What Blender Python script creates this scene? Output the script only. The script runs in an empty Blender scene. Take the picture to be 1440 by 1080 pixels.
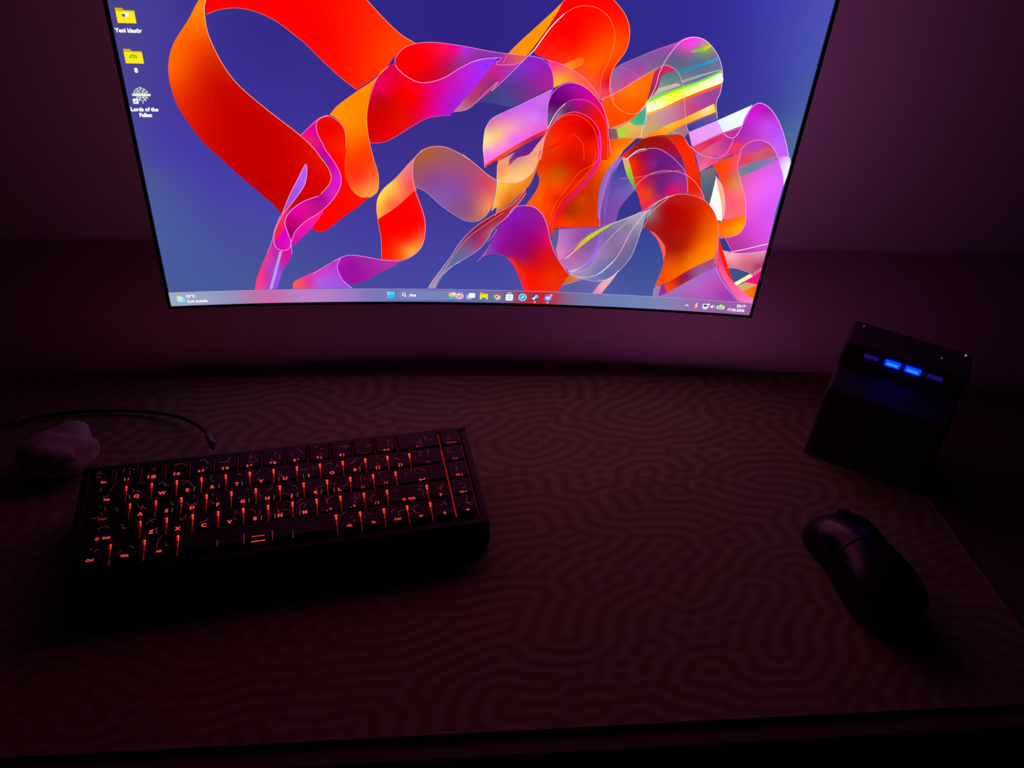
import bpy, bmesh, math, random
import numpy as np
from mathutils import Vector, Matrix
from mathutils.geometry import delaunay_2d_cdt
D = bpy.data
C = bpy.context.scene.collection
random.seed(4)

# ---------------------------------------------------------------- camera, world, exposure
cd = D.cameras.new('camera'); cam = D.objects.new('camera', cd); C.objects.link(cam)
cd.sensor_fit = 'HORIZONTAL'; cd.sensor_width = 36.0; cd.lens = 36.0 * 1095 / 1440
cd.clip_start = 0.01; cd.clip_end = 50
cam.matrix_world = Matrix(((0.9944039, 0.0050668, -0.1055232, -0.043822),
                           (-0.0878397, 0.5945943, -0.7992132, -0.711385),
                           (0.0586941, 0.8040099, 0.5917120, 1.249765),
                           (0, 0, 0, 1)))
sc = bpy.context.scene
sc.camera = cam
w = D.worlds.new('night_room'); sc.world = w; w.use_nodes = True
w.node_tree.nodes['Background'].inputs[0].default_value = (0.6, 0.2, 0.4, 1)
w.node_tree.nodes['Background'].inputs[1].default_value = 0.0004
sc.view_settings.view_transform = 'Standard'; sc.view_settings.look = 'None'
sc.view_settings.exposure = 0; sc.view_settings.gamma = 1; sc.view_settings.use_curve_mapping = False
sc.cycles.use_denoising = True
sc.cycles.max_bounces = 6

FILL = 1.0      # strength of the fill strips added behind the monitor

# ---------------------------------------------------------------- helpers
def lin(h):
    h = h.lstrip('#'); r = []
    for i in (0, 2, 4):
        v = int(h[i:i+2], 16) / 255
        r.append(v / 12.92 if v <= 0.04045 else ((v + 0.055) / 1.055) ** 2.4)
    return (*r, 1.0)

def mat(name, base=(0.05, 0.05, 0.05, 1), rough=0.5, emit=None, strength=0.0, metal=0.0, spec=0.5, coat=0.0):
    m = D.materials.new(name); m.use_nodes = True
    b = m.node_tree.nodes['Principled BSDF']
    b.inputs['Base Color'].default_value = base
    b.inputs['Roughness'].default_value = rough
    b.inputs['Metallic'].default_value = metal
    b.inputs['Specular IOR Level'].default_value = spec
    b.inputs['Coat Weight'].default_value = coat
    if emit:
        b.inputs['Emission Color'].default_value = emit
        b.inputs['Emission Strength'].default_value = strength
    return m

def nodes(m): return m.node_tree.nodes, m.node_tree.links

def grain(m, scale=300, amount=0.15, bump=0.0, dist=0.0005):
    """procedural colour grain and fine relief"""
    n, l = nodes(m); b = n['Principled BSDF']
    tc = n.new('ShaderNodeTexCoord'); no = n.new('ShaderNodeTexNoise'); no.inputs['Scale'].default_value = scale
    no.inputs['Detail'].default_value = 4
    l.new(tc.outputs['Object'], no.inputs['Vector'])
    mx = n.new('ShaderNodeMixRGB'); mx.blend_type = 'MIX'
    c = b.inputs['Base Color'].default_value[:]
    mx.inputs[1].default_value = tuple(x * (1 - amount) for x in c[:3]) + (1,)
    mx.inputs[2].default_value = tuple(min(1, x * (1 + amount)) for x in c[:3]) + (1,)
    l.new(no.outputs['Fac'], mx.inputs[0]); l.new(mx.outputs[0], b.inputs['Base Color'])
    if bump:
        bp = n.new('ShaderNodeBump'); bp.inputs['Strength'].default_value = bump; bp.inputs['Distance'].default_value = dist
        l.new(no.outputs['Fac'], bp.inputs['Height']); l.new(bp.outputs[0], b.inputs['Normal'])
    return m

def mesh_obj(name, verts, faces, m=None, parent=None, smooth=False):
    me = D.meshes.new(name); me.from_pydata([tuple(v) for v in verts], [], faces); me.update()
    o = D.objects.new(name, me); C.objects.link(o)
    if m: me.materials.append(m)
    if smooth:
        for p in me.polygons: p.use_smooth = True
    if parent: o.parent = parent
    return o

def bm_obj(name, bm, m=None, parent=None, smooth=False):
    me = D.meshes.new(name); bm.normal_update(); bm.to_mesh(me); bm.free()
    o = D.objects.new(name, me); C.objects.link(o)
    if m: me.materials.append(m)
    if smooth:
        for p in me.polygons: p.use_smooth = True
    if parent: o.parent = parent
    return o

def add_box(bm, x0, x1, y0, y1, z0, z1, bevel=0.0, seg=2, M=None):
    r = bmesh.ops.create_cube(bm, size=1)
    vs = r['verts']
    for v in vs:
        v.co = Vector(((x0 + x1) / 2 + v.co.x * (x1 - x0), (y0 + y1) / 2 + v.co.y * (y1 - y0), (z0 + z1) / 2 + v.co.z * (z1 - z0)))
    if bevel:
        es = list({e for v in vs for e in v.link_edges})
        g = bmesh.ops.bevel(bm, geom=es, offset=bevel, segments=seg, affect='EDGES', profile=0.5)
        vs = list({v for f in g['faces'] for v in f.verts} | {v for v in vs if v.is_valid})
    if M is not None: bmesh.ops.transform(bm, matrix=M, verts=vs)
    return vs

def box_obj(name, x0, x1, y0, y1, z0, z1, m, parent=None, bevel=0.0, seg=2, M=None):
    bm = bmesh.new(); add_box(bm, x0, x1, y0, y1, z0, z1, bevel, seg, M)
    return bm_obj(name, bm, m, parent)

def tube(name, pts, r, m, parent=None, n=10):
    pts = [Vector(p) for p in pts]; V = []; F = []
    ref = Vector((0, 0, 1))
    for i, p in enumerate(pts):
        t = (pts[min(i + 1, len(pts) - 1)] - pts[max(i - 1, 0)]).normalized()
        if abs(t.dot(ref)) > 0.98: ref = Vector((1, 0, 0))
        a = t.cross(ref).normalized(); b = t.cross(a).normalized()
        rr = r[i] if isinstance(r, (list, tuple)) else r
        for k in range(n):
            an = 2 * math.pi * k / n
            V.append(p + a * math.cos(an) * rr + b * math.sin(an) * rr)
    for i in range(len(pts) - 1):
        for k in range(n):
            F.append((i * n + k, i * n + (k + 1) % n, (i + 1) * n + (k + 1) % n, (i + 1) * n + k))
    F.append(tuple(range(n))[::-1]); F.append(tuple((len(pts) - 1) * n + k for k in range(n)))
    return mesh_obj(name, V, F, m, parent, True)

def empty(name, loc, rz=0, label=None, cat=None, group=None):
    o = D.objects.new(name, None); C.objects.link(o); o.location = loc; o.rotation_euler = (0, 0, rz)
    o.empty_display_size = 0.05
    if label: o['label'] = label
    if cat: o['category'] = cat
    if group: o['group'] = group
    bpy.context.view_layer.update()
    return o

def structure(o, label=None):
    o['kind'] = 'structure'
    if label: o['label'] = label
    return o

def catmull(P, closed=False, step=8):
    """P: list of (x, y, sharp)"""
    n = len(P); out = []
    rng = range(n) if closed else range(n - 1)
    for i in rng:
        p1, p2 = P[i], P[(i + 1) % n]
        p0 = P[i - 1] if (closed or i > 0) else p1
        p3 = P[(i + 2) % n] if (closed or i + 2 < n) else p2
        a = np.array(p0[:2]); b = np.array(p1[:2]); c = np.array(p2[:2]); d = np.array(p3[:2])
        m1 = (c - a) / 2; m2 = (d - b) / 2; L = np.linalg.norm(c - b)
        if p1[2]: m1 = c - b if p2[2] else (c - b)
        if p2[2]: m2 = c - b
        for m_ in (m1, m2):
            q = np.linalg.norm(m_)
            if q > 1.2 * L and q > 0: m_ *= 1.2 * L / q
        k = max(2, min(step, int(L / 1.5)))
        for j in range(k):
            t = j / k
            out.append((2*t**3 - 3*t*t + 1) * b + (t**3 - 2*t*t + t) * m1 + (3*t*t - 2*t**3) * c + (t**3 - t*t) * m2)
    if not closed: out.append(np.array(P[-1][:2]))
    return out

# ---------------------------------------------------------------- room
wall_m = grain(mat('wall_paint', (0.32, 0.29, 0.33, 1), 0.9, spec=0.2), 40, 0.05, 0.2, 0.0004)
floor_m = grain(mat('floor_boards', (0.05, 0.035, 0.03, 1), 0.6), 30, 0.3)
WY = 0.34
def wall(name, x0, x1, y0, y1, z0, z1, m=wall_m): return structure(box_obj(name, x0, x1, y0, y1, z0, z1, m))
wall('wall_back', -1.7, 1.7, WY, WY + 0.12, 0, 2.6)
wall('wall_left', -1.82, -1.7, -2.6, WY + 0.12, 0, 2.6)
wall('wall_right', 1.7, 1.82, -2.6, WY + 0.12, 0, 2.6)
wall('wall_front', -1.82, 1.82, -2.72, -2.6, 0, 2.6)
structure(box_obj('floor', -1.82, 1.82, -2.72, WY + 0.12, -0.1, 0, floor_m))
structure(box_obj('ceiling', -1.82, 1.82, -2.72, WY + 0.12, 2.6, 2.7, wall_m))
base_m = mat('baseboard_paint', (0.12, 0.11, 0.11, 1), 0.5)
structure(box_obj('baseboard_back', -1.7, 1.7, WY - 0.015, WY, 0, 0.09, base_m))

# ---------------------------------------------------------------- desk
desk_m = grain(mat('desk_laminate', (0.18, 0.12, 0.15, 1), 0.75, spec=0.2), 120, 0.2, 0.15, 0.0003)
metal_m = mat('desk_frame_metal', (0.02, 0.02, 0.02, 1), 0.45, metal=0.6)
desk = empty('desk', (0, 0, 0), 0, 'wide dark desk standing against the wall under the monitor and keyboard', 'desk')
box_obj('desk_top', -0.78, 1.00, -0.447, 0.30, 0.722, 0.747, desk_m, desk, 0.002)
for sx in (-0.7, 0.90):
    for sy in (-0.40, 0.22):
        box_obj('leg', sx, sx + 0.05, sy, sy + 0.05, 0, 0.722, metal_m, desk, 0.003)
box_obj('rear_rail', -0.65, 0.90, 0.235, 0.255, 0.60, 0.70, metal_m, desk, 0.002)
for sx in (-0.7, 0.90):
    box_obj('side_rail', sx + 0.005, sx + 0.045, -0.35, 0.22, 0.66, 0.70, metal_m, desk, 0.002)

# desk mat: cloth printed with wavy contour bands
mat_m = mat('printed_mat_cloth', (0.1, 0.05, 0.06, 1), 0.95, spec=0.1)
n, l = nodes(mat_m); b = n['Principled BSDF']
tc = n.new('ShaderNodeTexCoord'); pr_ = n.new('ShaderNodeAttribute'); pr_.attribute_name = 'Print'
rp = n.new('ShaderNodeValToRGB'); l.new(pr_.outputs['Fac'], rp.inputs[0])
MAT_DARK = (0.315, 0.20, 0.135, 1); MAT_LIGHT = (0.395, 0.345, 0.215, 1)
rp.color_ramp.elements[0].position = 0.15; rp.color_ramp.elements[0].color = MAT_DARK
rp.color_ramp.elements[1].position = 0.85; rp.color_ramp.elements[1].color = MAT_LIGHT
l.new(rp.outputs[0], b.inputs['Base Color'])
wv = n.new('ShaderNodeTexNoise'); wv.inputs['Scale'].default_value = 1500; l.new(tc.outputs['Object'], wv.inputs['Vector'])
bp = n.new('ShaderNodeBump'); bp.inputs['Strength'].default_value = 0.25; bp.inputs['Distance'].default_value = 0.0003
l.new(wv.outputs['Fac'], bp.inputs['Height']); l.new(bp.outputs[0], b.inputs['Normal'])
stitch_m = grain(mat('mat_stitching', (0.30, 0.13, 0.15, 1), 0.8), 800, 0.4)
dm = empty('desk_mat', (0, 0, 0.747), 0, 'large grey-brown cloth desk mat with wavy maze print lying under the keyboard', 'desk mat')
MX0, MX1, MY0, MY1 = -0.50, 0.425, -0.430, -0.018
def labyrinth(nx_, ny_, d, wave, seed):
    """wavy maze print: band-limited noise sharpened again and again"""
    rg = np.random.RandomState(seed); f_ = rg.randn(ny_, nx_)
    ky = np.fft.fftfreq(ny_, d)[:, None]; kx = np.fft.fftfreq(nx_, d)[None]
    kr = np.sqrt((kx * 1.5) ** 2 + (ky * 0.92 + kx * 0.3) ** 2) * wave
    flt = np.exp(-((kr - 1) / 0.22) ** 2)
    for _ in range(14):
        f_ = np.fft.ifft2(np.fft.fft2(f_) * flt).real; f_ = np.tanh(2.2 * f_ / f_.std())
    return np.fft.ifft2(np.fft.fft2(f_) * np.exp(-(kr / 1.9) ** 2)).real
MD = 0.0018; MH = 0.0022
nx_ = int((MX1 - MX0) / MD); ny_ = int((MY1 - MY0) / MD)
lab_ = labyrinth(nx_ + 1, ny_ + 1, MD, 0.0112, 5)
V = []; F = []; rc = 0.012
for j in range(ny_ + 1):
    y = MY0 + (MY1 - MY0) * j / ny_
    dy = max(0.0, rc - min(y - MY0, MY1 - y)); ins = rc - math.sqrt(max(0.0, rc * rc - dy * dy))
    for i in range(nx_ + 1):
        V.append((min(max(MX0 + (MX1 - MX0) * i / nx_, MX0 + ins), MX1 - ins), y, MH))
for j in range(ny_):
    for i in range(nx_):
        a_ = j * (nx_ + 1) + i; F.append((a_, a_ + 1, a_ + nx_ + 2, a_ + nx_ + 1))
top_n = len(V)
border = [i for i in range(nx_ + 1)] + [j * (nx_ + 1) + nx_ for j in range(1, ny_ + 1)] + [ny_ * (nx_ + 1) + i for i in range(nx_ - 1, -1, -1)] + [j * (nx_ + 1) for j in range(ny_ - 1, 0, -1)]
for k in border: V.append((V[k][0], V[k][1], 0.0))
nb_ = len(border)
for k in range(nb_):
    F.append((border[k], top_n + k, top_n + (k + 1) % nb_, border[(k + 1) % nb_]))
F.append(tuple(top_n + k for k in range(nb_))[::-1])
sheet = mesh_obj('cloth_sheet', V, F, mat_m, dm)
pa = sheet.data.attributes.new('Print', 'FLOAT', 'POINT')
pv = np.zeros(len(V), dtype=np.float32); pv[:top_n] = np.clip(0.5 + 0.5 * lab_.ravel(), 0, 1); pa.data.foreach_set('value', pv)
# stitched rim running round the mat
rim = []
for cx, cy, a0 in ((MX1 - 0.012, MY1 - 0.012, 0), (MX0 + 0.012, MY1 - 0.012, 90), (MX0 + 0.012, MY0 + 0.012, 180), (MX1 - 0.012, MY0 + 0.012, 270)):
    for k in range(6):
        a = math.radians(a0 + k * 18); rim.append((cx + 0.012 * math.cos(a), cy + 0.012 * math.sin(a), 0.0021))
rim.append(rim[0])
tube('stitched_rim', rim, 0.0012, stitch_m, dm, 6)

# ---------------------------------------------------------------- curved monitor
RIBBONS = '''123.2,242.9 134.3,248.6 152.8,257.1 176.1,266.5 140.7,251.7! 153,257.7 171.4,265 177.3,268.4 184.8,270.3 194.3,268.9 203.5,262.8 211.5,253.4 216.8,241.2 218.2,225.9 216.4,216.6 220.6,202.2! 197.1,188.3! 194,182.6 192.3,182.5! 131.2,178.1! 121.4,187.9 110.5,212.7! 117.4,222.2 116.3,235|184.8,264,ff40f0 179,260,e050b0 193.1,268.2,f850e0 173.6,253.5,705a90 153.9,252.2,8a5098 141.2,249,7a5aa0 142.5,239,b040a0 131.1,225.6,d04890 123,235.4,9a60a8 147.9,246.9,8a58a0 192.5,258.4,7a9080 198,263.6,b0c040 206.4,255.6,806090 180.6,251.4,6a6080 194,251,5a6a90 208.2,247,6a7a98 190.2,236.9,708090 175.7,242.3,607088 156,224.5,b0b0b0 160.4,229.9,709090 170.2,235.7,5a8080 206.7,222.5,a040a0 195.6,209.9,d04070 170,198.9,c890a0 201,216.9,b050a0 174.4,212.5,d090a8 164.3,191.7,c8a070 185.7,189,a08090 144.4,183.7,d8a860
177.5,241.4! 204.4,252.3! 209.1,255.1! 210.7,252.7! 195,246.1! 179.1,238.8!|182.6,241.5,3088b0 204.4,252.3,28a8d0 194.8,247.3,2090c8
184.6,258.5! 194.4,262.2! 200.4,265! 202.3,263.3! 196.3,259.2! 187.4,257.4!|192.1,260.2,80c030 199.3,263.7,c8e030
180.8,233.1! 196.4,239.2! 214.6,245.5! 215.5,244.3! 196.8,237.3! 182.5,231.3!|180.8,233.1,a0a8b0
158.7,224.7! 177.8,231! 182.2,229.4! 165.8,222.5! 158.2,219.4!|158.7,224.7,c8b8a8
152.4,213.2! 154.8,215.3! 167.4,221.3! 182.4,228.1! 197.5,234.2! 215.9,244.3! 216.3,242.4 197.9,232.3 172.9,221 152.8,210.6!|152.4,213.2,78f030
152.7,211.2! 172.8,221.6 185.4,227 197.9,232.3 216.3,242.4! 218.2,233.6 199.4,224.6 187,218.6 168.4,208.2 154.3,201.7!|161.3,209.1,f8ffd0 156.3,206.1,ffffc0 177.1,220.6,ffff20 171.5,213.7,ffff80 184.2,226.3,e8ff60 198.6,228.5,ffffa0 214.1,238.5,f0fff0 203.7,236.5,f8ffc0 191.6,222.8,ffffa0
154.1,202.6! 168.3,208.4! 186.9,218.9! 199.4,224.9! 218.2,233.6! 217.9,230.4! 200,222.1! 187.5,216! 168.7,206.2! 154.5,200.6!|162,205.1,ffb060 187.2,217.3,ff6030 205.7,227,ff6030 216.9,231.6,ff5a20
152.2,180.7! 160,183.9! 177.7,194.6! 190.4,200.8! 215.1,215.2! 218.3,208! 194.1,196.3! 172.8,182.9! 160.5,181.2!|165.5,184.9,ff8a20 178.1,192.6,ffc820 190.8,198.8,ffa020 203.2,206.4,ffd060 212.1,209.6,fff0a0 216.3,209.3,ffd000 181.6,188.7,ff9a20
197.1,188.3! 193.4,194.2! 218.4,206.3! 221.1,201.5!|205.6,194.4,5050a0 217.6,203.3,6858a0 197.9,191.1,3a3a90
140,194.4! 148.2,203.6 153.5,209.3! 155.8,192.6! 146.1,190.7|148.9,199,30b090 152,205.9,60a8a0 142.9,193.2,60c070
130,186.7! 140,194.1! 146,191.3 151.4,192.1! 153,182.5! 132.5,178.9!|133.1,184.4,a0e030 143.5,189.1,f0c060 147.2,183.9,f09a50
122.3,186.8! 128.5,186.9! 131.8,178.8! 124.9,177.7!|122.3,186.8,806060
110.6,212.5! 125.1,220.7 142.2,232.7 153.1,239.7 158.2,241.5! 155.9,227.1 154.3,216.6 148.1,204.3 139.8,195.5 122.3,186.8! 120.9,191.9 116.2,201.1|138.6,220.9,ff7a00 150.8,229.4,ff6a00 119.9,209.3,f85000 128.6,196.4,ff4800 147,210.9,ff5a00 130.7,228.2,ff7040
155.8,239.8! 160.5,243.3 165.5,245.5 162.8,237.7 161.1,224.8 153.4,213.9! 154.1,221.8|160.6,242.7,e02060 156.1,221.9,903060 159.7,232.5,b02870
159.7,242! 164.4,245.4 169.9,244.7 173.8,241.6 166.9,239.3! 160.5,233.8!|164.9,242.9,e82060 162,236.4,a03060
-214.4,292.9! -230.1,278.3 -240.4,263.6 -255,245.1 -261.9,228.7 -263.4,213.2 -261,196.1 -254,179.7 -244.3,162.9 -230.3,146.9 -223.4,138.9 -206.1,120.7 -190.6,104.7 -184.7,95.9! -174.8,100.3 -163.2,107.8 -146.2,115.2 -136.6,126.9 -135.9,136.9 -141.2,148.1 -149.1,157.6 -148.8,158.7 -159.6,170.6 -178.4,186 -195.6,201 -209.8,215.5 -219.5,232.1 -226.1,251.7 -227,267.4 -224.6,278.5|-228.7,272.9,ff8a00 -236.2,261.5,ff7400 -243.6,244.3,ff5500 -256.8,234.7,ff6a00 -256.9,220.5,ff5800 -230.1,256.1,ff6800 -233.9,223.4,d42000 -241.1,230.4,f04000 -225.2,209.1,c80800 -250.2,203.7,e02800 -218.1,171,c40000 -226,244.8,e84000 -198.6,129.2,c00000 -151.9,129.6,d80000 -144.1,143.8,e81000 -174.1,107.7,c80400 -179.9,171.6,c80000 -247.3,183.6,d81400
-214.4,292.9 -224.4,278.5 -225.8,268! -216.3,271.7 -202.1,273.7 -187.2,271.7 -170.4,264.4 -153.5,251.8 -150.3,249.6 -136.7,235.9 -121.3,221.7 -107.8,211.5! -93.3,221.5 -81.5,231.8! -72.4,241.9 -55.8,252! -69.5,259.3 -84.1,272 -95.9,283.9 -109.6,298.7 -137.2,309.2 -165.7,309.9 -194.7,304.3|-204.1,276,ff0000 -141,259.3,ff0000 -92.1,255.4,ff2a00 -73.5,246.7,ff4200 -117.9,236.5,ff1000 -103.5,278,ff1a00 -93,231.4,ff3000
-132.9,189! -125.3,197.6 -107.9,210.3 -93.4,220.2 -79.5,233.1! -88.1,225.4 -95,211.3 -99.8,193.2 -100.2,177.3 -98.1,162.5 -95.2,148.7 -93.2,142 -91.5,130.6 -93.2,118.9 -100.4,112.6! -109.5,112.7 -117.4,120 -122.2,132.9 -122.1,147 -120.3,159.2 -120,172.8 -123.6,182 -129.8,187.8|-113.6,199.3,ff8a00 -93.4,217.7,ff8c00 -111.3,166.3,ff6a00 -127,191.1,ff9600 -107.8,150.1,ff3c00 -107.3,130.3,ff3a20 -100.9,117.3,ffa040 -95.1,126.2,ff8040 -100.9,159.7,ff4000 -108,179.8,ff8000 -117.9,137.2,ff3010
-133.6,188.3 -123.6,182 -120,172.8 -120.3,159.2 -122.1,147 -122.2,132.9 -117.4,120 -109.5,112.7 -100.4,112.6! -112.7,102.3 -127.3,91.5 -142.1,79.2 -149.3,76.5 -156.2,78.4! -155.1,92.9! -146.3,98.9 -135.9,109.4 -128.3,121.3 -126.3,132.8 -130.9,145.4 -138.7,157.8 -140.6,162.9 -144.5,172.2 -145.1,181.5 -140.2,186.9|-124.4,130,ff0400 -141.7,85.3,ff0000 -134.3,179.1,e80000 -126.3,159.1,ff2000 -136.4,185.6,f01000 -112.4,108.2,ff1000 -129.4,152.2,ff0800
-159.6,170.6! -144.2,184.8 -133.6,188.6! -140.2,186.9 -145.1,181.5 -144.5,172.2 -140.6,162.9 -138.7,157.8 -130.9,145.4 -126.3,132.8 -128.3,121.3 -135.9,109.4 -146.3,98.9 -162.1,88.3 -172.7,77.6 -177.9,66.8! -179.8,76.1 -181.5,86.8 -176.4,97.3 -163.2,107.8 -147.7,113.7 -140.4,119.6 -135.5,132.7 -138.6,146.7 -149.1,157.6 -148.8,158.7|-154.3,172,ff0090 -150.9,165.4,f02070 -141.4,151.9,c000a0 -142.4,175,d000a0 -133.4,144,d000a0 -130.5,125.6,e010c0 -146.5,110.8,b8008a -167.9,100.3,f000b0 -176.9,77.7,a00060 -161.7,92.9,d8107a -153.8,104.9,c0108a -130.5,129.9,e020d0 -133.9,115.3,d828c8
-177.8,68.1! -172.7,77.6 -162.1,88.3 -144,97.8! -157.1,80.7 -167.8,69.9 -177.4,60.5!|-170.1,76.1,e810b0 -150.6,92.9,ff20a0 -176.8,63.7,d010a0
-157.4,144.1! -157.2,135.2 -160.5,123.8 -169.7,110.7 -181.8,98.1 -185,92.9! -181.6,100.3 -174.9,113.6 -165.2,130.9|-161.1,132.3,b060ff -173.8,110.6,a850e8 -181.7,98.8,8a60c0
-167.5,112.9! -176.1,100.3 -181.4,88.3 -183.6,79.2 -188.7,70 -193.1,67.7 -193.2,73.1 -188.4,86.8 -181.8,98.1|-174.2,106.2,e01050 -187.2,85.3,f02050 -191.3,71.6,ff2040 -182.6,89.8,ff3060
-181.5,86.8! -179.8,76.1 -177.9,66.8 -179.9,60.5 -187.1,57.9 -192.4,61.4 -193.4,67.7! -188.6,71.5 -183.5,80.7|-184.6,70,e000c8 -189.4,63.8,c010a0 -181,63.7,f010d0
-195.1,68.5! -192.4,61.4 -187.1,57.9 -180,59.8! -177.7,54.2! -182.8,44.6 -187.9,36.6 -191.5,28.4 -196.5,14.9! -218,14.9! -214.4,27.3 -208.7,40.2 -201.5,54.5|-203.2,51.3,ff3a80 -209.8,30.4,ff3080 -202.7,30.3,c030b0 -194.5,54.4,b030b0 -196.2,38.3,9848e0 -202.7,17,a040e0 -185.5,46.3,d81090 -180.5,54.2,e010a0 -194.2,30.1,9858e8 -212.7,17.3,ff4088
-189.9,55.9! -187,56.7! -200.8,15! -203.7,15!|-189.9,55.9,b8a0e0
-180.6,14.9! -180.6,19.6 -177.6,24.1 -170,28.1 -153.4,36.2 -136.9,45.1 -140.1,45.1 -131.1,49.9! -135.3,41 -133.7,31.1 -129.1,22.7 -121.6,15!|-176.3,21.5,ff6040 -178.9,17.4,ff5060 -164.6,23,e030a0 -152.7,26.2,c050e0 -153.1,24.6,b060f0 -143.5,37.8,c040d0 -137.3,44.3,c030c0 -131.5,19.3,a050e0 -152.1,34.5,d838c0
-131.1,49.9! -122.3,52.4 -112.2,51.6 -91.9,47.6 -77.2,46.4 -70.5,47! -80.3,39.5 -95.4,31.1 -110.6,22.6 -121.8,19.6 -129.1,22.7 -133.7,31.1 -135.3,41|-122.9,41,9a109a -111,45.9,a020a8 -116.3,26,a010a0 -86.2,42.7,b030a0 -130,44.3,a818b0
-57.3,152.8! -64.3,145.5 -75.5,132.4 -86.9,121.9 -92.7,113 -94.5,102.5 -93.5,88.8! -76.1,102.8 -56.1,119.7! -59.5,134.2 -59.5,144.2|-90,111.6,ffe040 -91.7,101,ffb040 -70,129.6,ff7860 -63.1,123.9,ff5050 -75.8,116.3,ffa050 -81.7,107.2,ff6a40 -77,126.5,ffc050 -62.9,139.9,f07080
-93.7,90.4! -76.1,102.8 -57.2,120.8! -51.9,104.8 -48.3,91.2 -48,77.1 -51.2,62.7 -59.4,52.9 -69.8,47.5 -80.2,46.4 -91.2,47.6! -91.2,70.1|-70.4,101.4,ff0400 -78,78.2,ff0000 -56.3,86.3,ff0000 -56.4,62.6,ff9030 -71.2,52.7,ff6010 -51.2,72.3,ff5030 -83,49.3,ff2000 -63.6,70.5,ff2000 -65.3,56,ffa040
-57.3,152.8! -52.1,158.9 -42.5,163 -30.2,163.4 -16.3,158 -6.4,152 -13.2,157 -1.8,148.9 9.9,139.3 18.9,133.8! 19,122 17.1,108.3 11.8,97.4 3.3,90.9 -6.9,90.6 -18.7,96.5 -33.3,106.8 -47.7,119.9 -57.5,124.1! -59.5,134.2 -59.5,144.2|-47.7,155.9,b06030 -42.2,151.8,a85a50 -28.2,142.3,a05080 -42.1,131.8,8a4a90 -13.7,125.3,904a98 11.9,126.2,d84a60 -5.9,103,905080 4.5,97.2,c07060 14.3,106.7,ff9050 -53.3,131.5,9a5070 -32,112.9,8a58a8 -21.5,155.3,a05a60
-8.3,201.1! -0.4,204 11.7,204.5 29.3,202.1 38.5,206.4 66.3,220.8! 43.4,231.1 17.4,222.2|11.3,211.7,3f4080 26.3,207.2,484890 44.3,218.4,5a3888 -0.4,203.4,403a88
35.9,243.2! 43.4,247.3 52.8,245.3 61.2,239.5 65.4,229.7 66.3,220.5! 55.4,215.1 38.5,206.4 28.7,212.5 15,217! 25,228.9|49.4,237.7,9a20c8 59.7,226.8,b02098 44.3,218.4,7a3090 31,217.8,5a3a88 43.4,231.1,8a28b0 56,238,9020b8 35.2,234.4,7a30c0
74.6,298.5! 68.9,292.4 59.7,282.7 45.5,269.1 31.1,255.2 23.8,246.9 19.7,239.3! 29.5,239.8 40.8,247.1 46.7,254.8 55.9,268.4 63.6,281.8 71.4,292.6|28.8,250.2,ff9010 64.3,287.6,ffa010 47.1,265.6,ff9400
63.6,281.8! 55.9,268.4 46.7,254.8 40.8,246.9! 47,251.1 53.9,262.4 61.8,274.7 69.6,285.6!|53.7,264.7,a80000 45.5,253.5,900010
74.6,298.5 68.9,292.4 63.6,281.8 56,267.3 47,251.1 47.2,248.7! 55.4,245.4 71.6,241.3 82.7,236.9 94.2,229.9 104.8,220.2 110.5,212.7! 119.4,217.8! 116.7,227.4 118,237.6 126.8,254.3 128.9,266.6 126.6,277.2 120.8,286.3 111.2,294.9 100.8,301.1 87.9,303.2|78.4,275.6,ff0000 80.4,257.8,ff0800 78.8,247.9,ff3000 99.6,240.3,ff6000 89.4,236,ff5020 108.3,244.6,ff5a00 117.6,235.1,ff2000 123.3,260.2,ff4a00 125.4,272.4,ff3000 116,283.6,ff1000 102,252.9,ff4800 116,227.3,e00030 104,226.6,ff4a30 77.2,286,ff0000 115.5,259.8,ff5000 114.4,219.5,f04060
74.2,241.5! 86.8,247.1! 92.2,246.8! 90.2,241.1! 81.4,236.8! 71.4,230! 67.3,224.7! 66.1,232.2!|70.2,228.7,ffb040 87.1,244.6,ff6a10 77.3,237.9,ff8a20
58.1,244.3! 71.6,241.3 82.7,236.9 94.2,229.9 104.8,220.2 110.7,211.4! 97.9,221.2 83.9,226.2 75.9,225.1 67,220.6! 65.3,230.9 61.2,239.5|63.8,239.7,ff3090 72.1,236.3,ff6060 70.2,228.7,ffb030 86.2,229.5,ff6a40 100.6,221.3,f85a40 79.1,232.9,ff8040
-10,251.3! 5.5,249 23.8,247.5 42.2,246.6! 34.7,240.7 29.6,238.5 13.9,238.4 18.2,243.8! 3.3,242.2 -9.6,238.5!|3.1,246.5,8a20b0 16.1,245.3,8a28c0 29.2,244.1,d05080 33.1,245.5,e06050 24.1,242.6,d84070
18.2,243.8! 13.9,238.4 29.6,238.9 41,244.7! 25,228.9 11.1,215.5 -0.5,206 -8.3,200.4! -8.8,213.4! 3.9,227.9|-1,218.8,d01080 16.8,232.3,c020a0 -5.8,204.4,a06080 23.3,235.1,b030a8 33.5,239.4,c038b0 -8.7,210.8,c81078
-74.4,234.5 -73.7,239.4 -68.5,246.3 -60.8,250.8 -50.7,253.1 -36.7,253.7 -13.7,251.7 14.9,248.3! 15.2,243.6! 4.8,242.6 -5.5,240 -18.3,233.2 -31.2,225.1 -44.2,220.6 -54.6,220.4 -64.9,225 -71.9,230.9|-54.5,236.6,ff0000 -35.4,248.3,ff1040 -22.6,248.9,ff0080 -13.6,250.5,b030f0 -28.8,236.4,c01060 -18.5,240.6,a03090 -3.1,246.2,9a30a0 -41.6,229.7,e00020 -48.1,245.4,ff0010 -41.7,237.1,f80020 7.2,246.1,8a30b0
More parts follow.
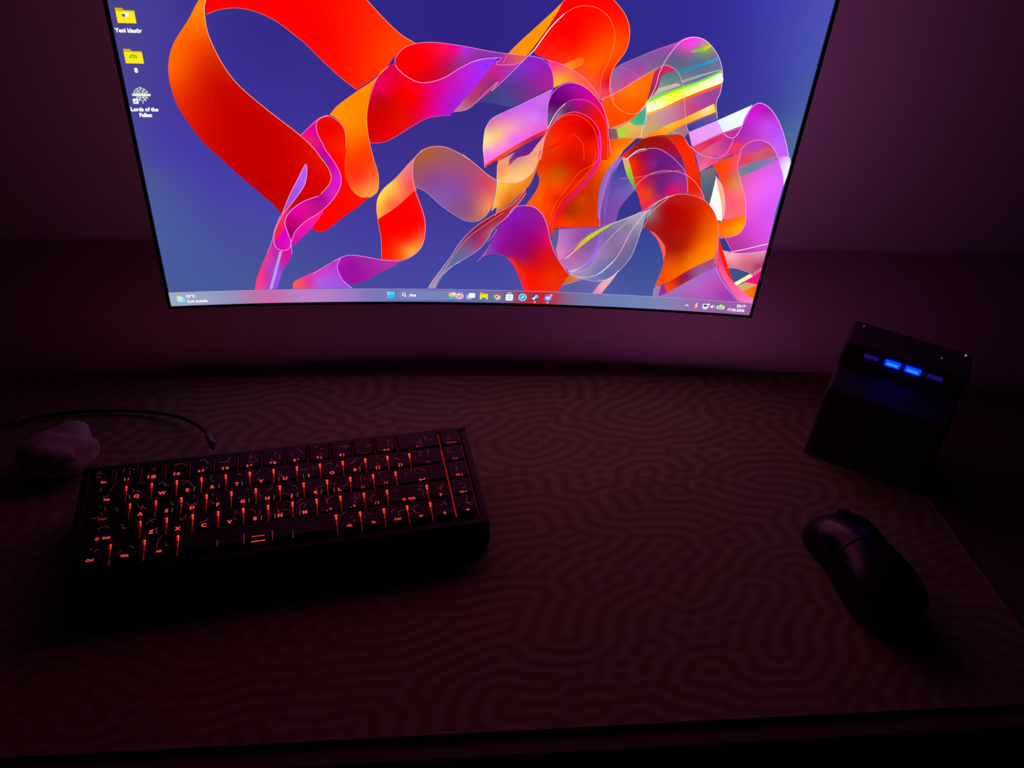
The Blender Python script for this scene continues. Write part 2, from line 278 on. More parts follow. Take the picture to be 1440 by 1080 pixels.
-74.4,234.5! -71.9,230.9 -64.9,225 -54.6,220.4 -44.2,220.6 -31.2,225.1 -18.3,233.2 -5.5,240 4.8,242.6 15.2,243.6! 7.9,233.1 -2.1,220.1 -12.3,208.1 -25.3,192.5! -36,191.4 -48,188.3 -60.1,181.2 -70.9,174.1 -81.8,167.7 -89.9,165.4 -98,165.2! -100.2,177.3 -99.8,193.2 -96.3,210 -89.4,224.1 -80.2,233.1|-88.5,212.8,f00060 -77.7,228.2,e00040 -83.6,202.8,c00810 -88.7,206.5,c80020 -73,208.3,f00000 -61.2,207.4,ff0000 -81.5,179.2,e80000 -94.5,186.8,d00000 -41.5,212,e00080 -54.7,190.7,e80040 -28.3,212.6,d010b0 -9,228.6,c020e0 3.6,239.1,9a30ff -41.4,191.2,e800a0 -21.5,202.5,a020d8 -62.4,218.8,ff0010 -52,203.9,f00020 -68.1,185,e81000
15.2,242.2! 16.3,223.5! 8.7,216.7 -1.6,205.9 -10.7,198.3 -22.7,195.6! -12.3,208.1 -2.1,220.1 7.9,233.1|10.5,232,d02090 -8.3,208.2,b04070 -14.7,198.8,c07090 11,221.9,8a3070 -2,216.2,b83080
61.7,164.3! 58.1,144.1 61.1,135.5 59.4,125.1 49.8,108.3! 59.5,106.9 69.2,96.5 76.6,81 78.5,76.2! 80.1,82.7 82,86.3! 125.8,89.7! 124.1,108.4 125,123.7 126.1,137.2 129.8,152 138.9,168.3! 149.2,179.8! 122.9,177.6! 114.8,195.7 85.9,207.5 64,179.4|66.7,156,e82000 79.3,143.7,c05000 73.5,128.7,ff5000 64.5,116.3,ff6000 72,98.1,ff4000 86.4,157,e01000 87.3,121.8,e81800 83.3,103.3,e81000 94.3,137.1,ff2a00 104.1,115,d04000 114.9,145.4,e04000 119.7,108.1,d83000 95.1,103.8,a03000 106.5,95,e03800 90.3,92.7,ff4000 123.2,158.9,ff7000 130.8,165,ff8a00 79.2,84.3,ff2000 109.9,127.4,c83000 132.5,169.1,ff7a00 142.7,176.6,ff8000 123.1,165.7,f04000
64.3,183.6! 62.8,203.6 64.9,214.2 70.9,221.7 78.6,225.5 88,225.5 97.9,221.2 107,213.9 113.4,206.3 119.3,193.2 122.2,182.4 126.9,163.8 124.2,157.2! 89.3,157.1! 61.7,164.3! 61.9,172.4|74.3,214.7,7a0080 84.5,220.4,a010a0 98.7,214.7,d000a0 109.4,206.1,f00060 115.7,188.9,f01010 121.3,168.4,ff4000 65.3,195.8,705080 77.8,207,600050 67,206.5,600070 109.7,181.8,f01000
66.1,179.5! 68.6,189.2 73.2,198.9 79.2,207.1 88.2,211.5 97.8,211.4 108,206 116.2,195.7 120.8,182.4 124.2,157.2! 89.3,157.1! 61.7,164.3!|83.5,204.7,702070 91.2,209.1,c000a0 104.4,201.8,e01030 112.1,195.5,ff1000 117.6,175.2,ff2000 73.5,196.2,a080a0 70.3,186.6,805080 97.1,205.4,b01050 80,199.2,602050
60.7,154! 63,175.3 67.5,186.4 76.2,196.3 85.4,200.4 93.6,199.9 103.9,195.1 112,186 115.7,173.7 117.4,156.9! 114.5,159.8 107.8,145.1 89.7,126.4 79.8,109.3 76,87.3! 68.9,99.6 67,120.9 70.3,147.6|81.3,187.1,f01000 89.7,173.8,e81800 75.8,173.1,ff2a00 105.6,181.5,d80000 111.5,167.9,ff2000 69.5,165.8,e04010 69.5,156.2,f02000 79.4,142.2,c05800 80.7,129,ff4a00 73.9,109,ff4000 94,140,e82000 86.4,157,d81000 101.6,149.1,d01000 82.1,115.5,e01000
112,186! 114.6,182 117,171 117.9,156.9 117.8,161.4 116.3,151.3 108.9,136.3 96.3,119.2 85.9,106.5 81,97 77.6,85.8! 77.6,93.7 83,106.4 93.3,120.6 104.7,134.6 112.2,149.7 113.8,159.8 114,168|114.8,175.1,e810a0 115,155.6,f01090 102.5,128.6,e81080 83.3,103.3,e01040 78.5,92.2,f02040
62.6,164.1! 65.3,165.6 90.2,182.1! 91.8,179.4 89.4,176.5 70.9,165.9!|62.6,164.1,ff1800
5.7,163! 6,174.1 7.3,182.4 12.4,190.7 21.6,196.4 38.6,205.1 66.4,220.1! 63.8,211.6 62.7,201 64.3,183.6! 51.8,176.1 34.5,165.6 15.7,152.9 8.2,144.7! 6.1,159.1|7.7,172.8,ffe880 6.6,167.3,ffe090 19.9,177.5,ffc880 33.3,183.5,f8a0c0 25.6,196.6,d060e0 45.6,202.8,d060f0 53.2,192.5,e080ff 58.3,212.6,c870f0 9.8,186.5,d070b0 33.9,173.9,f070f0 54,183.1,f060d0 9.8,157.6,f080ff 12,153.7,ff70d0 60.8,199.6,c860e0 19.3,188.3,e888b0 39.6,191.9,e080e0 23.3,166.5,ff90d0
15.7,152.9! 34.4,166.3 51.7,176.8 64.3,183.8! 63.9,180.1! 52.1,172 34.7,162.1 21.3,151.7! 17.7,151.8 8.2,144.4! 8.1,147.1!|34.6,164.2,f85030 51.9,174.7,c02050 61.1,180.7,f03020 10.9,148,ff3010
21.3,151.7! 38.9,163 61.5,176.6 64.8,182.9! 62.7,171.1 60.7,154 59.7,163.5 57.8,152.8 53.7,142.5 47.1,135.6 37.3,131.6 27.3,131.9 20.1,133.8! 20,148.3 21.8,154.1|26,154.3,f0a080 43.4,146.4,f8b080 49.8,155.3,f0a090 29.8,137.1,ffc070 23.8,142.7,ff9050 37.8,158.7,b07090 55.5,165.1,ffa080 39.9,136.1,ffd080 55.1,159.8,ff9a70
31.1,153.5! 38.8,164.4 50.7,171.9 62.9,179.1! 56.5,169.4 49,159.2 38.5,155.5 30.7,146.6!|48.2,169,5a2090 35.8,154.7,702080 35.1,155.8,7a3090 31.9,148.8,c05070
20.1,133.8! 27.3,131.9 37.3,131.6 47.1,135.6 53.7,142.5 57.8,152.8 60.1,163.5! 62,164.3! 58.7,149.9 56.6,141.2 51.9,129.2 42.6,118.4 35.8,110.5 29,104.2 20.6,96.9! 21.6,105.4 16.7,101.4! 19,113 20.3,125|26.3,125.2,ffb840 20.1,106.9,ffc040 40.5,127.3,f89020 53.9,139.6,f08020 32.7,115,e07020 23.7,119.1,ffa840 38.4,115.2,e06a20 24.7,102.5,d06030 58.3,155.7,f07820
-45.2,15.3! -41.4,23 -31,38.4 -22.2,51.9 -15,65.1 -6.5,76.5 4.9,87.9 16.2,96 29,104.2 35.9,109 49.3,124.6! 48.3,118.6 41.8,109.2 31,95 19.8,83.6 14.4,72.3 6,60.7 -7.1,50.6 -17.5,43.7 -27.9,33.4 -33.8,24.9 -37.5,15.4!|23.4,99.4,b01020 2.3,78.3,902050 7.2,68.9,b03070 -5.9,58.8,7a6090 -17.6,47,5a6aa0 -30.9,33.4,8080a0 -41.4,17.9,a090b0 44.2,115.4,d04030 13.8,85,a02840 -12.1,65.1,805080 16.9,81.9,b06080
137.3,159.7! 140.9,149.8 155.5,129.9! 148.9,120.5 143.2,109.4 140.8,95.2 136.1,85.4 130.6,70.6! 129.1,93 128.9,116.3 131.6,139|135.3,153.8,3a3a98 145,136.8,5850a8 138.4,131.9,6a50b0 134.4,108.9,7848a8 133.6,93.2,8848a8 150.2,131.1,7a60b8
84.4,85.3! 125.9,88.9 130.4,83.5! 129.1,70.5 125.8,60.5 116.7,46.6 105.1,40.2 95.6,42.3 88.5,52.1 84.4,61.8 82,71.5|93.7,75.3,b070c0 104.2,75.8,a050a8 116.6,73.1,9050b0 97.6,52.5,c070c0 90.8,58.8,e080c0 115.5,56.6,8048a8 120.7,76.6,8a48a8 103,59.4,a858b0
80.1,83.5! 85.1,85.3! 85.4,74.9 84.3,63.5 82.9,58.5! 78.8,69.8 79.1,77.9|80.1,83.5,605a90
88.6,50.4! 98.1,62.4 108.7,76 121,86.2 133.6,93.2 143.5,96.9 154.6,102.3 165.7,107.6 175.3,112! 169.6,101.6 168,88.8 165.3,72.5 161.5,57.4 151.5,41.6 143.4,32.6 131.2,30.3 115.5,31.2 102.4,36.6!|144.4,90.7,8a80a8 130.8,80.3,7a60a0 117.8,63.4,8a5aa0 153.8,78.3,9a78a8 148.6,61.7,806898 142.8,48,706aa0 136.3,39.1,606aa8 113.3,36.3,a090b0 161.3,97.9,b0a0b8 127.5,47.2,8878b0 161.8,75.5,706898 103.7,52.7,b868b0 133.4,60.8,9a80b0 151.8,91.1,807898
138,159.7! 131,143.4 128.9,126.9 128.5,108.6 128,89.8 129.1,70.5 123.6,53.7 112.5,43 103.9,37.5 99.1,39! 110.8,44.7 119,53.5 124.9,67 125.9,83.3 124.2,105.3 125,123.7 127.3,138.8 129.8,152 134.3,160.9|130.4,147.7,9060c8 126.5,123.8,8a50b0 126.6,100.7,7a48a0 127.5,70.4,a060e0 116.7,46.6,b070e8 105.2,39.3,d0b0e0 134.7,158.1,a870e0
93,52.3! 101.3,60.9! 110.4,74.4 119.9,83 135.1,92.8! 138.1,92.7! 124.6,81.6 115.1,73.1 107,64.5 97.4,54.1!|129.7,88.3,c8c020 116,78,c8d820 109.2,71.1,d0c030 102.8,61,e0a080 96.1,52.4,f0a0c0
94.5,23.3! 101.1,34 115.5,31.2 131.2,30.3 143.2,34.3! 134.8,27 127.6,15.2! 95.1,17.3!|106.7,25.6,5a5aa0 122.7,22.9,6060a8 137.4,30.6,7070b0
95.9,24.3! 95.9,32.1! 100.9,36! 113.9,31.5! 103.5,26.3!|100,30.5,d06a20 110.7,31.9,d08a60
127.7,14.7! 134.8,27 146,36.2 152.7,44.2! 146.7,31.1 140.4,20.3 137.2,14.5!|138.6,21.9,f8b0a0 145,32.7,e8b0b8 131.2,18,e080d0
137.7,161.4! 145.2,159 152.4,140.4 157.4,127.3! 149.3,137.3 143.4,147.3|145.8,150.3,a8d040 150.2,140.3,80c040 140.3,158.7,f0a080 155.5,130.2,50a060 143.3,153.1,e0b060
135.6,161.3! 142.7,161.4 147.9,164.5 159.9,169.5 162.2,170.8 170.7,171.3 179.8,167.6 189.6,161.1 200.4,150.7 205.4,136.3 206.2,128.5! 192,126.1 178.6,118.7 166.5,107.2! 160.5,121.4 151.2,143.3 143.4,161.7! 152.5,178.6!|155.4,162.1,a01040 170.8,155.9,8a2090 172.4,154.8,6a1870 185.3,146.9,7a2080 190.8,132.4,e01060 160.3,140.9,d01040 152.5,153.6,f02000 169.9,126.5,e84020 179.6,130.1,702080 196.1,143.1,903098 169.1,164.1,7a1870 167.6,114.2,f02840 147.8,156.2,f83000 156.5,137.7,f03020 181.1,137.7,6a2080 162.9,151.3,a81850 194.8,157.7,802080
152.5,178.6! 163.1,182.4 176.9,184 186.4,177.9 194.7,164.3 196.1,162.1 202.7,146.5! 199.2,153.6 191.2,161.7 179.8,167.6 170.7,171.3 162.2,171.1 154.5,166.1! 142.4,159.7! 146.5,169.9|153.6,171.7,902010 166.9,176.7,a01010 186.6,169.4,a81040 160.1,174.9,981808 195.9,159.2,901850 144.8,162.7,b01850
175.4,184.2! 187.8,185.6 194,182.6 202.1,173.3 206.8,165.6 215.5,147.3 225.6,123.3! 213.7,127.5 206.8,129.2! 204.8,140.7 199.3,156.5 194.8,164.8 187.2,173.7 178.8,180.9|192,178.2,ff2000 182.9,181.9,c83000 207.5,151.2,f83000 202.7,161.1,ff2800 210.4,136.6,e81800 216.8,134.1,e82010 222.9,125.4,f05060 199.7,167.4,ff3000
134.2,161.2! 137.7,161.4! 130.4,148 126.5,134.6 124.5,116.4 124,97.8! 122.1,100.8 120.6,123.8 123.8,143.3|134.2,161.2,9068c8
214.6,151.7! 229,158.5! 231.3,141 230.9,119.1! 224.4,125.5 219.1,137.2|220.4,144.7,5a7080 226.3,130.2,505a70 222.8,153.7,807070 227.4,152.6,706878
255.3,218.9 265.7,215.4 276.7,204.8 287.1,189.1 295.7,171.5 299.4,165.1! 297.5,143! 297,117.1! 298.8,83.9! 299.6,74.8! 278.7,69.9 264.2,70! 253.7,86! 267.3,92.7 270.2,105.6 263.4,128.3 254.6,147.1 248.4,164.2 245.9,164.9! 236.5,181.2! 240.7,187.1 244.3,195.6 245.2,203.8 248.5,212.8|252,209.7,e010e0 264.2,210.6,b020b0 267.2,198.6,d050ff 280.3,185.8,c060ff 248.4,190.4,a030b0 258.7,204.8,c830d8 284.8,164,d060e8 274.4,148.6,f060f0 272.7,126,f060f0 289,119.6,d858f8 275.8,82,c040b0 279.4,98.4,e048e0 289.9,86.4,d850d8 290.2,154.2,e068ff 261.7,77.7,b83090 263.7,132.9,f068c0 275.1,195.1,c048f0 262.1,191.4,c040d0 248.2,179.2,e03090
249.4,165.1 249.2,175.1 253.2,181.7 262.1,185.6 270.8,184.4 279.3,178.7 286.3,167.9! 263.1,165.3! 251.5,160.1! 248.4,164.2|264.8,180.4,c040c0 252.6,172.5,d04090 273.8,172.6,d05090 257.9,179.9,b840b0 271.7,181,c83890
245.9,164.9! 260.9,173.1! 274.8,179.8! 282.1,173.3! 262.1,163.7! 251.5,160.1!|266.8,172.1,d06070 277.2,175.7,c85070 253.6,168.3,e84050
251.3,157.9! 262.1,163.7 272.6,167.4 284,172.5! 282.7,166.7! 274.3,160.3 265.6,155.3 254.2,148.6!|264.2,161,6a80a0 255.7,154.6,7a8098 277.1,166.3,9078b8 253.5,151.5,809080
284.8,171.2! 295.4,172 299.8,165.2! 298,143.8! 293.2,157.4|289.6,167.3,e0b0ff 296.3,163.5,f0f0f8 296.6,151.8,e8e8ff 287.2,168.5,d070f0
231.3,147.7! 238.4,138.5 243.2,126.8 245.5,116.3 246.6,103.5! 240.6,105 230.8,119.5! 231.2,135|231.3,147.7,fff8f8
230.3,149.1! 239,139.3 245,125.4 247.7,111.8 246.6,103.5! 243.1,119.2 236.2,135.4|230.3,149.1,ffb090
225.2,159.7! 241.2,168! 247.3,170.7 248.4,164.2! 251.2,154.2 258.4,140 265.2,125.4 268.9,111! 248.1,104.7! 245.3,123.9 240.2,137.2 232.3,150|236,159,ff4800 234.8,151.6,ff4010 243.2,146.3,f05020 249.9,142.3,e09040 249.7,130.3,ff6080 256.5,120.1,ff6070 248.7,108.7,ff6a80 247.3,159.8,f85060 257.6,133.9,ff7878 242.6,135.8,ff5a50 251.4,148.4,d08060
243.1,101.7! 255.1,106.8 268.7,111.8! 270.2,102.5 267.3,92.7 259.3,88.1 247.5,85.6!|252.2,93.1,ff8000 262.5,106.6,ff7800 263.2,97.2,ffa800 246.7,97.5,ff6000 250.2,88.2,ff6830 255.9,103,ff6800
196.4,188.3! 220.9,200.8! 249.1,216.2! 245.2,203.8 244,197 228.8,190.4 202.4,175.4!|207.3,186.2,f0a0ff 219.9,192.6,e8a0ff 201.5,180.3,f090e0 232.5,198.9,f0c0ff
220.9,200.8! 250,216.9! 245.5,205.2 244.4,197.3! 228.8,190.4!|234.6,201.7,f0fff8 243.9,209.1,f0ffff 227.9,194.5,e8f0ff
202.1,175! 228.9,190 244.3,197.7! 242.9,190 235.5,185.3 222.6,180.3 206.9,167.2!|219.5,181.5,e02060 234.9,188.1,c030a0 207.3,172.2,f04060 228,187.6,f03070
206.9,167.2! 222.6,180 232.8,184.9 239.8,186.3! 237.7,175.7 233.7,168.3 222.8,166.1 214.6,151.7! 208.2,165.7!|223.8,174.7,e05090 214.4,165.6,b06090 236.1,182.6,b030a0 217.1,160.6,f05898 217.1,172.9,f06070 213.5,157.4,ff60a0
222.8,166.1! 233.7,168.3 237.7,175.7 240.7,182.2! 250.8,180.1! 247.8,175 225.9,159.7! 214.6,151.7! 216.5,163.4|234,166.9,e84080 241.1,173.1,f03060 247,172.1,f04070 221.6,159.4,f05890 215.5,154.7,ff70a0
252.2,72.4! 264.1,70.4 278.5,70.8 299.4,75.4! 298.6,57.3! 288.2,49.3! 275,52.9 262.5,53.6!|264.6,64.7,f8b0b8 280.4,62.6,d87090 294.2,68.7,e080a8 261.6,57.7,e07890 273.3,67,f090a8 290.4,53.3,c06070 294.1,57,a83060
248.7,84.8! 253.7,86.3! 263.6,72.6! 253.7,72.5!|248.7,84.8,3a3a88
263.3,53.6! 275,52.9 289.1,48.9! 274.6,34.4! 268.4,44.6|263.3,53.6,405088
288.6,48! 298.7,57! 299.5,52.3! 292.4,44.9!|288.6,48,d07080
291.4,45.7! 299.6,53.2! 298.6,35.4! 284.5,39!|291.4,45.7,f81088
273.5,36.1! 288.4,48.5! 291.8,45.5! 276.6,32.8!|276.1,34.9,f8f8c0 290.5,46.4,f8f0a0
276.6,32.8! 286.2,38.3! 299.1,36.5! 283.5,26.4!|276.6,32.8,d8a878
283.5,26.4! 298.8,36.4! 298.9,18.3!|288.9,27.2,ff8000 296.8,33.1,ff6000
247.3,63.4! 247.4,73.3 246.7,83.9! 252.6,70.4 260.8,54.3 271.8,39.8 283.8,28.5 299,19.5! 299.4,14.7! 285.5,14.8! 271.1,29.2 260.4,42.3 251.7,53.6|255.5,57.3,f04080 263.1,44.2,ff5a90 290.5,20.2,ff70c0 248.1,70.1,e04060 276.5,26.2,ff60a0 296,17.1,ff80d0
247.7,84.4! 252,76.9 255.6,70.6 263.8,54.5 274.3,35.6! 263.8,47.7 255.2,62.3 250.1,73.5|254.5,68.9,ff2000 267.3,46.3,ff1800
192.7,14.4! 192.5,24.5 197.5,27.8! 197.4,14.7!|192.7,14.4,9080b0
197.5,27.8! 202.6,29.9 206.8,19.6! 197.4,14.7!|197.5,27.8,9a3090
197.4,14.7! 206.7,20.1 215,26.8 230,38.3 251.5,54.4! 258.5,43.9 269.2,30.8 283.9,14.7! 244.1,15.1!|211.6,19.6,9a70c0 233.6,28.1,b068c0 255.7,35,c050b0 250.9,20.6,b850c0 266.5,21.8,a040b0 250.1,46.7,b060d0 227.5,18.9,b060b0
201.9,29.5! 222.2,46.4 247.3,63.4! 249.4,53.4! 230,38.3 215,26.8 206.8,19.6!|210,28.2,f84000 218.3,34,a01830 223.2,41.3,902050 230.2,45.2,905080 241.9,56.2,b04878 206.3,22.7,ff4800 237.5,47.4,a060a0
169.2,90.8! 171.6,98.9 173,108.3 178.7,117.9 187.9,124.6 200.4,128.4 213.7,127.5 226.5,122.6 235.7,114 242.1,103.5 245.8,91.1 247.5,76.6 247.4,63! 235.8,55.8 222.2,46.4 208.7,35.1 198.8,29.3 192.2,26.2! 194.5,35.9 196.7,49.8 196,58.1 191.7,69.5 185.2,80.5 176.3,88.8|187.1,112.3,b00808 209.1,113.7,c01005 189.9,96.8,a01010 206.2,89.9,b81010 223.7,114.7,d82800 230.8,94.8,e05000 241.1,95.5,ff6000 216.7,74.4,b82008 205.3,70.4,a01808 231.7,75.5,f86800 222.6,59.9,f07000 200.7,36.3,ff5000 205.9,50.4,f05800 244.4,73.1,ff8a00 173.4,106,988890 172.1,95.7,a03030 199.5,60,d03810 219.5,98.8,c82000 220.2,87.7,b82808 201.5,122.4,b81810 213.8,57.6,d84800 224.8,79.9,e04800 232.6,107.6,e84800 243.9,82.9,ff7800 233.4,67.3,ff7800 213.3,44,ff6000 217.4,101.8,b81800 209.5,80.5,b01408 219.6,90.8,c02004 199.9,83.1,a81008 225.3,107,d83000 236.1,83.9,f06800
176.3,88.8! 185.2,80.5 191.7,69.5 196.3,56.5! 196.7,64.9 194.5,73 188.2,80.7 181.9,86.4|176.3,88.8,ff5a50
4.3,46.4! 10.7,56 17,66.7 19.4,76.5 24.8,86.9 32.2,98.1 37.6,105.3 43.3,108.1 50.5,108.8 59.5,106.9 67.5,99.5 72.9,88.8 77.2,74.6 82.2,61.7 90.3,48.8 101.2,36.1! 95.8,25.1 92.1,15.9! 55.4,14.5! 50.6,26.9 43.4,42 35.1,52.6 25.8,56.4 15.3,55.3 7.9,50.9|40.2,89,8a10a0 34,69.7,90108a 51.2,100.4,8a18a8 68.2,74.2,c00070 61.1,86.7,9a108a 74.2,74.4,e01060 50.2,53.9,981060 72.9,54.8,d81020 64.9,41,e01010 46.5,40.4,f02000 60.1,23.8,ff1000 82.6,33.2,f03000 89.1,45.4,d82000 12.1,57.6,8a50b0 82.2,21.1,f02a10 23.2,75.8,9820a8 27.1,59.7,90109a 66,64.4,b80840 61,51,c00838
35.1,52.6! 40.5,51.1 49.6,40.5 56.4,32.2 60.8,14.7! 55.4,14.5! 50.6,26.9 43.4,42|35.1,52.6,ff2018'''
